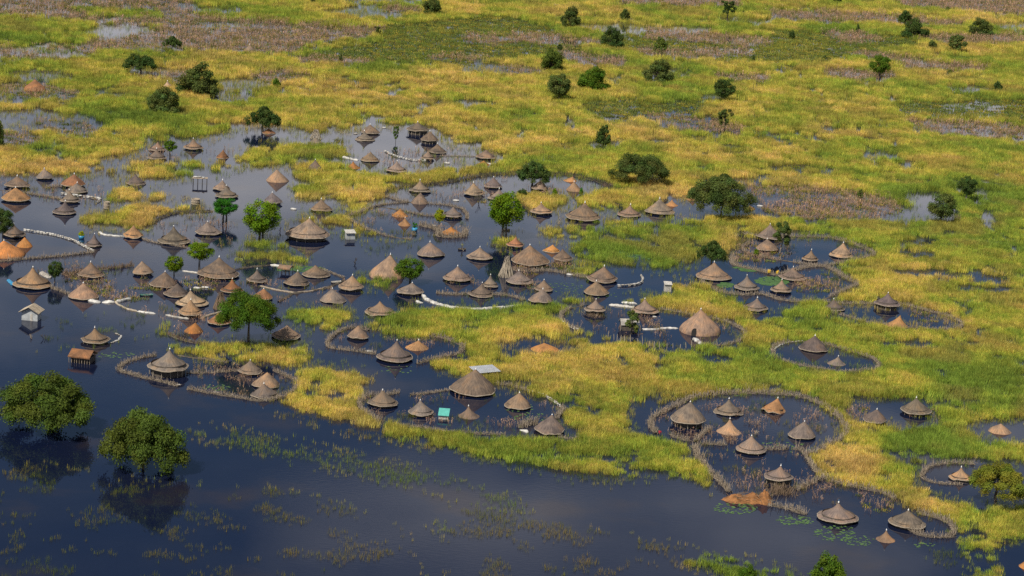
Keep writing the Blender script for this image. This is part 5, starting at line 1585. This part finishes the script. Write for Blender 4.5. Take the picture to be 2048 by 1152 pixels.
TREES = [
 (100, 746, 852, 186, 858, 'umbrella', 'olive', 'broad umbrella-crowned tree standing in deep water with dark reflection', dict(tw=.014)),
 (288, 811, 934, 168, 938, 'umbrella', 'olive', 'dense domed tree whose drooping crown nearly touches the navy water', dict(tw=.016)),
 (499, 576, 660, 118, 690, 'umbrella', 'green', 'big single-trunk tree with round feathery crown amid the huts', dict(tw=.022)),
 (523, 400, 470, 76, 482, 'round', 'bright', 'bright round-crowned tree with forked pale trunk beside the very large hut', dict(trunks=2, tw=.03)),
 (1012, 385, 455, 86, 476, 'round', 'bright', 'tall twin-trunk tree on the small shaded bank', dict(trunks=2, tw=.024)),
 (450, 397, 431, 55, 446, 'round', 'vivid', 'vivid green low round tree at the end of the pole dike', dict(trunks=2)),
 (400, 485, 521, 56, 545, 'round', 'bright', 'slender tree with two thin trunks by the very large conical hut', dict(trunks=2, tw=.018)),
 (349, 511, 546, 38, 552, 'round', 'bright', 'small leafy tree behind the damaged hut yard', {}),
 (110, 522, 556, 34, 566, 'round', 'dark', 'dark green shrub beside the large orange-tipped hut', {}),
 (821, 516, 561, 63, 568, 'round', 'green', 'compact round tree leaning against the tan haystack dome', {}),
 (1065, 321, 367, 66, 376, 'umbrella', 'dark', 'dark round tree inside the far ring yard', {}),
 (1281, 301, 362, 106, 368, 'umbrella', 'soft', 'wide dark acacia on the grass edge above the golden bank', dict(trunks=2, tw=.018)),
 (1448, 345, 427, 119, 436, 'umbrella', 'soft', 'big feathery tree standing in bright blue water', dict(tw=.016)),
 (1425, 479, 523, 58, 536, 'umbrella', 'dark', 'compact dark tree behind the large hut on the blue channel', {}),
 (1568, 444, 490, 54, 506, 'open', 'soft', 'leaning small tree covering a hut in the upper stick yard', dict(lean=.3, tw=.025, bark=M_PALEBARK)),
 (1885, 387, 441, 62, 448, 'round', 'soft', 'dark tree at the near rim of the eastern pond', {}),
 (1936, 353, 393, 45, 402, 'round', 'dark', 'oval tree on a slanted pale trunk behind the eastern pond', dict(lean=.3, tw=.04, bark=M_PALEBARK)),
 (1208, 249, 287, 37, 291, 'bush', 'dark', 'dark upright bush in the middle of the open golden marsh', {}),
 (281, 104, 141, 62, 152, 'umbrella', 'dark', 'dark flat-topped tree on a short trunk in the far west', dict(tw=.04)),
 (345, 71, 95, 36, 102, 'umbrella', 'dark', 'small dark tree inside the distant maize field', {}),
 (399, 125, 188, 97, 189, 'bush', 'soft', 'widest dense bush behind the pale hut tip', {}),
 (327, 172, 223, 78, 225, 'bush', 'soft', 'dense bush in front of the pale hut tip', {}),
 (527, 210, 256, 66, 263, 'umbrella', 'dark', 'round dark tree above the small reddish hut', {}),
 (1104, 96, 141, 56, 143, 'bush', 'olive', 'feathery light bush in the far maize strips', {}),
 (1118, 148, 195, 61, 201, 'round', 'soft', 'roundish dark bush beside the greener far bush', {}),
 (1186, 132, 179, 71, 180, 'bush', 'green', 'greener broad bush beside the roundish dark one', {}),
 (1318, 118, 161, 73, 162, 'bush', 'soft', 'low domed bush centred in the far golden grass', {}),
 (1225, 52, 92, 58, 94, 'bush', 'dark', 'smooth dark domed bush at a far pale pool', {}),
 (1321, 73, 101, 33, 103, 'bush', 'olive', 'small olive bush in the far maize strips', {}),
 (1449, 157, 199, 51, 206, 'round', 'dark', 'round tree with a pale forked trunk by a far puddle', dict(bark=M_PALEBARK)),
 (1452, 218, 252, 36, 272, 'open', 'soft', 'thin two-lobed sapling leaning over the grey puddle', dict(lean=.1)),
 (1762, 110, 150, 45, 157, 'round', 'green', 'fresh green egg-shaped tree in a far maize patch', {}),
 (1832, 36, 73, 59, 75, 'bush', 'dark', 'front bush of a merged dark pair in the far east', {}),
 (1811, 20, 46, 35, 49, 'bush', 'dark', 'rear bush of a merged dark pair in the far east', {}),
 (1962, 35, 69, 61, 70, 'bush', 'soft', 'wide bush by the far blue pool in the east', {}),
 (1914, 69, 103, 39, 105, 'round', 'soft', 'upright bush below the wide bush by the far blue pool', {}),
 (1865, 80, 97, 21, 98, 'bush', 'soft', 'little bush beside the upright far eastern bush', {}),
 (1996, 162, 182, 21, 184, 'bush', 'dark', 'little dark bush on the empty eastern marsh', {}),
 (1142, 12, 50, 49, 57, 'bush', 'soft', 'tall bush beside fallen branches at the far edge', {}),
 (1250, 17, 40, 25, 41, 'bush', 'soft', 'small twin-headed bush at the far edge', {}),
 (1457, 1, 29, 39, 44, 'open', 'dark', 'flat-crowned far tree on a visible dark trunk', {}),
 (864, -6, 27, 45, 30, 'bush', 'soft', 'round tree touching the top edge by the pale ponds', {}),
 (1584, 60, 76, 16, 77, 'bush', 'dark', 'tiny square bush in the far dark marsh', {}),
 (1716, 47, 63, 10, 65, 'bush', 'dark', 'tiny upright bush among far maize rows', {}),
 (1507, 109, 126, 10, 127, 'bush', 'dark', 'tiny upright bush west of the far green tree', {}),
 (682, 106, 123, 12, 124, 'bush', 'soft', 'tiny bush at the edge of the far lush green patch', {}),
 (553, 156, 178, 19, 179, 'bush', 'green', 'small conical bush above the round dark tree', {}),
 (755, 52, 72, 17, 73, 'open', 'soft', 'small ragged bush in the far brown maize', {}),
 (626, -4, 7, 13, 8, 'bush', 'dark', 'tiny dark bush at the top edge in golden grass', {}),
 (1675, -8, 3, 17, 20, 'umbrella', 'dark', 'flat dark tree clipped by the top edge', {}),
 (1803, 6, 13, 10, 14, 'bush', 'dark', 'speck of a bush above the merged dark pair', {}),
 (1897, 14, 24, 22, 25, 'bush', 'soft', 'low wide bush above the far eastern maize', {}),
 (1120, 88, 101, 13, 110, 'round', 'dark', 'small dark top behind the feathery light bush', {}),
 (1721, 378, 396, 15, 400, 'bush', 'soft', 'small dark bush at the back of the big maize field', {}),
 (1901, 139, 147, 13, 149, 'bush', 'soft', 'speck of a bush east of the fresh green tree', {}),
 (1650, 110, 117, 11, 118, 'bush', 'soft', 'speck of a bush in the dark far marsh', {}),
 (1998, 924, 988, 128, 1008, 'umbrella', 'yellow', 'spreading yellowish tree at the eastern edge', dict(tw=.026)),
 (1659, 1106, 1172, 94, 1186, 'bush', 'green', 'wispy bush clipped by the bottom edge in deep water', {}),
 (1497, 1128, 1166, 50, 1168, 'bush', 'green', 'low bush in the bright green weed strip at the bottom', {}),
 (6, 417, 470, 48, 486, 'round', 'dark', 'dark tree clipped by the western edge above a hut', {}),
 (-2, 238, 290, 26, 292, 'bush', 'soft', 'dark bush clipped by the western edge in the marsh', {}),
 (792, 252, 279, 15, 285, 'open', 'green', 'slim dark tree in the highest northern yard', {}),
 (340, 281, 304, 29, 316, 'round', 'green', 'slender tree beside the twin north-west huts', {}),
 (879, 418, 446, 24, 452, 'round', 'lemon', 'small yellow-green tree beside the dark hut', {}),
 (1265, 621, 664, 40, 668, 'open', 'soft', 'leafy shrub in front of the pale-roofed house', {}),
 (1045, 377, 391, 24, 392, 'bush', 'dark', 'low dark shrub beside the far ring yard hut', {}),
 (1110, 376, 390, 13, 391, 'bush', 'bright', 'tiny bright shrub on the golden tuft', {}),
 (1163, 375, 388, 10, 389, 'bush', 'vivid', 'tiny green plant against the drowned ring yard hut', {}),
 (163, 462, 475, 15, 476, 'round', 'lemon', 'lemon-green plant growing in the blue tub', {}),
 (829, 445, 457, 14, 460, 'open', 'vivid', 'small palm-like plant in the blue tub', {}),
 (1513, 497, 511, 14, 512, 'bush', 'bright', 'green shoot in the thick fence of the upper yard', {}),
 (1115, 783, 792, 10, 793, 'bush', 'green', 'small weed tuft on the grey sandbag wall', {}),
]
for (cx, yt, yc, w, yb, kd, col, lb, kw) in TREES:
    tree(cx, yt, yc, w, yb, kd, col, lb, **kw)

# ------------------------------------------------------------------ the plant cover, grown round everything built above
DWW = blur(blur(D, 6), 6)
DW = blur(blur(D, 2), 2)
D, HUb, MZ, LOW = blur(D, 1), blur(blur(HU, 4), 4), blur(MZ, 2), blur(LOW, 3)


def look(a, px, py):
    wd = a.shape[1] - 1
    i = np.abs((px / 2 + MG).astype(int))          # beyond the map the country goes on as its mirror
    i = np.clip(np.where(i > wd, 2 * wd - i, i), 0, wd)
    j = np.clip((py / 2 + MG).astype(int), 0, a.shape[0] - 1)
    return a[j, i]


# candidate stands on a jittered grid that opens with distance
def stands(k):
    X, Y, S = [], [], []
    y = 255.0
    while y < 1330:
        s = k * (0.8 + 1.15 * max(0, (y - 330)) / 800)
        hw = y * 0.285 + 45
        n = int(2 * hw / s)
        X.append(np.linspace(-hw, hw, n) + rng.uniform(-.5, .5, n) * s)
        Y.append(y + rng.uniform(-.5, .5, n) * s)
        S.append(np.full(n, s))
        y += s
    return np.concatenate(X), np.concatenate(Y), np.concatenate(S)


def fields(X, Y):
    px, py = project(X, Y)
    wx = (fbm(X / 7, Y / 7, 3) - .5); wy = (fbm(X / 7 + 50, Y / 7 + 90, 3) - .5)
    sc = 4500 / Y
    qx = px + wx * sc * 3.2
    qy = py + wy * sc * 1.1
    return px, py, qx, qy


GREENS = np.array([(.24, .335, .055), (.37, .44, .065), (.52, .49, .085), (.67, .54, .125), (.75, .55, .19)])


def tint(h):
    h = np.clip(h, 0, 1) * 4
    i = np.clip(h.astype(int), 0, 3)
    f = (h - i)[:, None]
    return GREENS[i] * (1 - f) + GREENS[i + 1] * f


def blade_mesh(name, n, rad, h0, h1, wid, lean, seed, stalk=False, mtl=None):
    r = random.Random(seed)
    v, f, c = [], [], []
    for k in range(n):
        a = r.uniform(0, 6.283); q = rad * math.sqrt(r.random())
        x, y = q * math.cos(a), q * math.sin(a)
        h = r.uniform(h0, h1) * (1 - .25 * q / rad)
        t = r.uniform(0, 6.283); w = wid * r.uniform(.6, 1.3)
        dx, dy = math.cos(t) * w / 2, math.sin(t) * w / 2
        la = r.uniform(0, 6.283); ll = h * r.uniform(0, lean)
        lx, ly = math.cos(la) * ll, math.sin(la) * ll
        b = len(v); g = r.uniform(.65, 1.35)
        col = (g * r.uniform(.9, 1.12), g, g * r.uniform(.8, 1.1), 1)
        v += [(x - dx, y - dy, -.1), (x + dx, y + dy, -.1), (x - dx * .8 + lx * .35, y - dy * .8 + ly * .35, h * .6), (x + dx * .8 + lx * .35, y + dy * .8 + ly * .35, h * .6), (x + lx, y + ly, h)]
        f += [(b, b + 1, b + 3, b + 2), (b + 2, b + 3, b + 4)]
        c += [col] * 5
        if stalk:
            for m in range(r.randint(2, 4)):
                hz = h * r.uniform(.35, .95); aa = r.uniform(0, 6.283); ln = r.uniform(.25, .55)
                ex, ey = math.cos(aa) * ln, math.sin(aa) * ln
                b = len(v)
                v += [(x + lx * .5, y + ly * .5, hz), (x + ex * .5 - ey * .12, y + ey * .5 + ex * .12, hz + .1), (x + ex, y + ey, hz - r.uniform(.05, .4)), (x + ex * .5 + ey * .12, y + ey * .5 - ex * .12, hz + .1)]
                f += [(b, b + 1, b + 2, b + 3)]
                c += [col] * 4
    me = new_mesh(name, v, f, mtl)
    at = me.color_attributes.new('var', 'FLOAT_COLOR', 'POINT')
    at.data.foreach_set('color', np.array(c, np.float32).ravel())
    return me


def scatter(name, label, cat, X, Y, Z, scl, col, protos):
    """one uncountable mass: points carrying scale and tint, plants set on them by geometry nodes"""
    me = bpy.data.meshes.new(name)
    n = len(X)
    me.vertices.add(n)
    me.vertices.foreach_set('co', np.stack([X, Y, Z], 1).astype(np.float32).ravel())
    for nm, ar in (('scl', scl.astype(np.float32)), ('yaw', rng.uniform(0, 6.283, n).astype(np.float32))):
        a = me.attributes.new(nm, 'FLOAT', 'POINT'); a.data.foreach_set('value', ar)
    a = me.attributes.new('which', 'INT', 'POINT'); a.data.foreach_set('value', rng.integers(0, len(protos), n).astype(np.int32))
    a = me.attributes.new('tint', 'FLOAT_COLOR', 'POINT')
    a.data.foreach_set('color', np.concatenate([col, np.ones((n, 1))], 1).astype(np.float32).ravel())
    o = obj(name, me)
    g = bpy.data.node_groups.new(name + "_plants", 'GeometryNodeTree')
    g.interface.new_socket('Geometry', in_out='INPUT', socket_type='NodeSocketGeometry')
    g.interface.new_socket('Geometry', in_out='OUTPUT', socket_type='NodeSocketGeometry')
    gi, go = g.nodes.new('NodeGroupInput'), g.nodes.new('NodeGroupOutput')
    join = g.nodes.new('GeometryNodeJoinGeometry')

    def attr(nm, ty):
        q = g.nodes.new('GeometryNodeInputNamedAttribute'); q.data_type = ty; q.inputs[0].default_value = nm
        return q.outputs[0]
    m2p = g.nodes.new('GeometryNodeMeshToPoints')
    g.links.new(gi.outputs[0], m2p.inputs[0])
    for k, pm in enumerate(protos):
        oi = g.nodes.new('GeometryNodeObjectInfo')
        po = bpy.data.objects.new(name + "_plant", pm)
        oi.inputs['Object'].default_value = po
        ip = g.nodes.new('GeometryNodeInstanceOnPoints')
        g.links.new(m2p.outputs[0], ip.inputs['Points'])
        g.links.new(oi.outputs['Geometry'], ip.inputs['Instance'])
        cmp = g.nodes.new('FunctionNodeCompare'); cmp.data_type = 'INT'; cmp.operation = 'EQUAL'
        g.links.new(attr('which', 'INT'), cmp.inputs[2]); cmp.inputs[3].default_value = k
        g.links.new(cmp.outputs[0], ip.inputs['Selection'])
        cx = g.nodes.new('ShaderNodeCombineXYZ'); g.links.new(attr('yaw', 'FLOAT'), cx.inputs[2])
        g.links.new(cx.outputs[0], ip.inputs['Rotation'])
        g.links.new(attr('scl', 'FLOAT'), ip.inputs['Scale'])
        g.links.new(ip.outputs[0], join.inputs[0])
    g.links.new(join.outputs[0], go.inputs[0])
    md = o.modifiers.new('plants', 'NODES'); md.node_group = g
    o['kind'] = 'stuff'; o['label'] = label; o['category'] = cat
    return o


# ------------------------------------------------------------------ grass, reeds, maize
X, Y, S = stands(.78)
px, py, qx, qy = fields(X, Y)
d = look(D, qx, qy); h = look(HUb, qx, qy); mz = look(MZ, qx, qy); lo = look(LOW, qx, qy)
big = fbm(X / 28 + 3, Y / 40 + 8, 4); mid = fbm(X / 9, Y / 9 + 31, 3); fine = fbm(X / 3, Y / 3, 2)
# narrow wet gaps in the wide marsh
gap = np.clip((np.abs(fbm(X / 30 + 71, Y / 45 + 13, 4) - .5) - .016) / .025, 0, 1)
upper = np.clip((700 - py) / 200, 0, 1)
d = d * (1 - .8 * upper * (1 - gap) * (fine > .38))
d = d * np.where((mid < .30) & (upper > .5), .45, 1) * np.where((mid < .27) & (upper <= .5) & (d > .8), .55, 1) 
dw = look(DW, qx, qy)
n2_ = fbm(X / 4.5 + 11, Y / 4.5 + 77, 3)
prob = np.clip(d + (mid - .5) * .9 * (d < .93) * (d > .05), 0, 1)
edge = np.clip((dw - .6 + (n2_ - .5) * 1.6) / .45, 0, 1)
prob = np.where(d > .6, np.clip(.08 + edge, 0, 1) * np.where(d > .85, 1, d + .15), prob)
dww = look(DWW, qx, qy)
fr = (d <= .05) & (dww > .03)
prob = np.where((d <= .45) & (d > .05), np.clip((n2_ - .62 + d * .6) * 4, 0, 1) * .8, prob)
r_ = rng.random(len(X))
hue = h - .03 + (big - .5) * 1.2 + (mid - .5) * .7 + rng.normal(0, .15, len(X)) + (n2_ - .5) * .5
ok = (d > .05) & (r_ < prob) & (d >= .45)
sp_ = ((d > .05) & (r_ < prob * 1.0) & (d < .45)) | (fr & (r_ < np.clip((n2_ - .26) * 2.4, 0, 1) * np.clip(dww * 3, 0, 1)))
P_TALL = [blade_mesh("grass_clump", 60, 1.0, .5, 1.3, .07, .7, s, mtl=M_BLADE) for s in (1, 2)] + [blade_mesh("grass_stems", 44, .95, .7, 1.75, .055, .3, s, mtl=M_BLADE) for s in (11, 12)]
P_REED = [blade_mesh("reed_clump", 10, .6, .5, 1.5, .04, .2, s, mtl=M_BLADE) for s in (4, 5)]
P_LOW = [blade_mesh("marsh_clump", 30, .9, .12, .4, .12, .9, s, mtl=M_BLADE) for s in (6, 7)]
P_MAIZE = [blade_mesh("maize_clump", 5, .9, 1.0, 1.9, .07, .3, s, True, mtl=M_BLADE) for s in (8, 9, 10)]
hs = .35 + 1.0 * fbm(X / 5 + 5, Y / 5, 3) + .35 * (fbm(X / 20, Y / 20 + 4, 2) - .5)
stand = fbm(X / 13 + 200, Y / 13 + 40, 4)
gt = tint(hue) * 1.07
k_ = np.clip((stand - .56) / .12, 0, 1)[:, None] * .45
gt = gt * (1 - k_) + np.array([(.40, .27, .10)]) * k_                 # stands of rust-brown dried sedge
k_ = np.clip((.44 - stand) / .12, 0, 1)[:, None] * .4
gt = gt * (1 - k_) + np.array([(.14, .19, .04)]) * k_                 # stands of dark wet sedge
scatter("grass", "green and golden grass standing in the flooded marsh", "grass", X[ok], Y[ok], 0 * X[ok], (S * 1.25 * hs + .15)[ok], gt[ok] * rng.uniform(.68, 1.3, (ok.sum(), 1)), P_TALL)
scatter("reeds", "thin sparse reeds poking out of the open water", "reeds", X[sp_], Y[sp_], 0 * X[sp_], (S * 1.0)[sp_], tint(hue[sp_] - .15 * (1 - fr[sp_])) * np.where(fr[sp_], .85, np.where(h[sp_] < .3, .85, .45))[:, None], P_REED)
X, Y, S = stands(1.0)
px, py, qx, qy = fields(X, Y)
mz = look(MZ, qx, qy); lo = look(LOW, qx, qy)
mid = fbm(X / 6, Y / 6 + 31, 3)
ok = rng.random(len(X)) < np.clip(mz * .8 + (mid - .5) * 1.3 * (mz > .04), 0, 1)
mc = np.array([(.62, .41, .26)]) * rng.uniform(.6, 1.25, (ok.sum(), 1)) * np.array([[1, 1, 1]]) + rng.uniform(0, .03, (ok.sum(), 3))
scatter("maize", "dry brown maize stalks left standing in the flooded fields", "maize", X[ok], Y[ok], 0 * X[ok], np.clip(S[ok] * .8, .75, 1.5), mc, P_MAIZE)
ok = rng.random(len(X)) < np.clip(lo + (mid - .5) * .5 * (lo > .04), 0, 1)
scatter("marsh_plants", "short dark green marsh plants floating among the maize", "marsh plants", X[ok], Y[ok], 0 * X[ok], S[ok] * 1.15,
        (np.array([(.19, .22, .055)]) + np.array([(.2, .1, .0)]) * (rng.random((ok.sum(), 1)) < .25)) * rng.uniform(.6, 1.5, (ok.sum(), 1)), P_LOW)
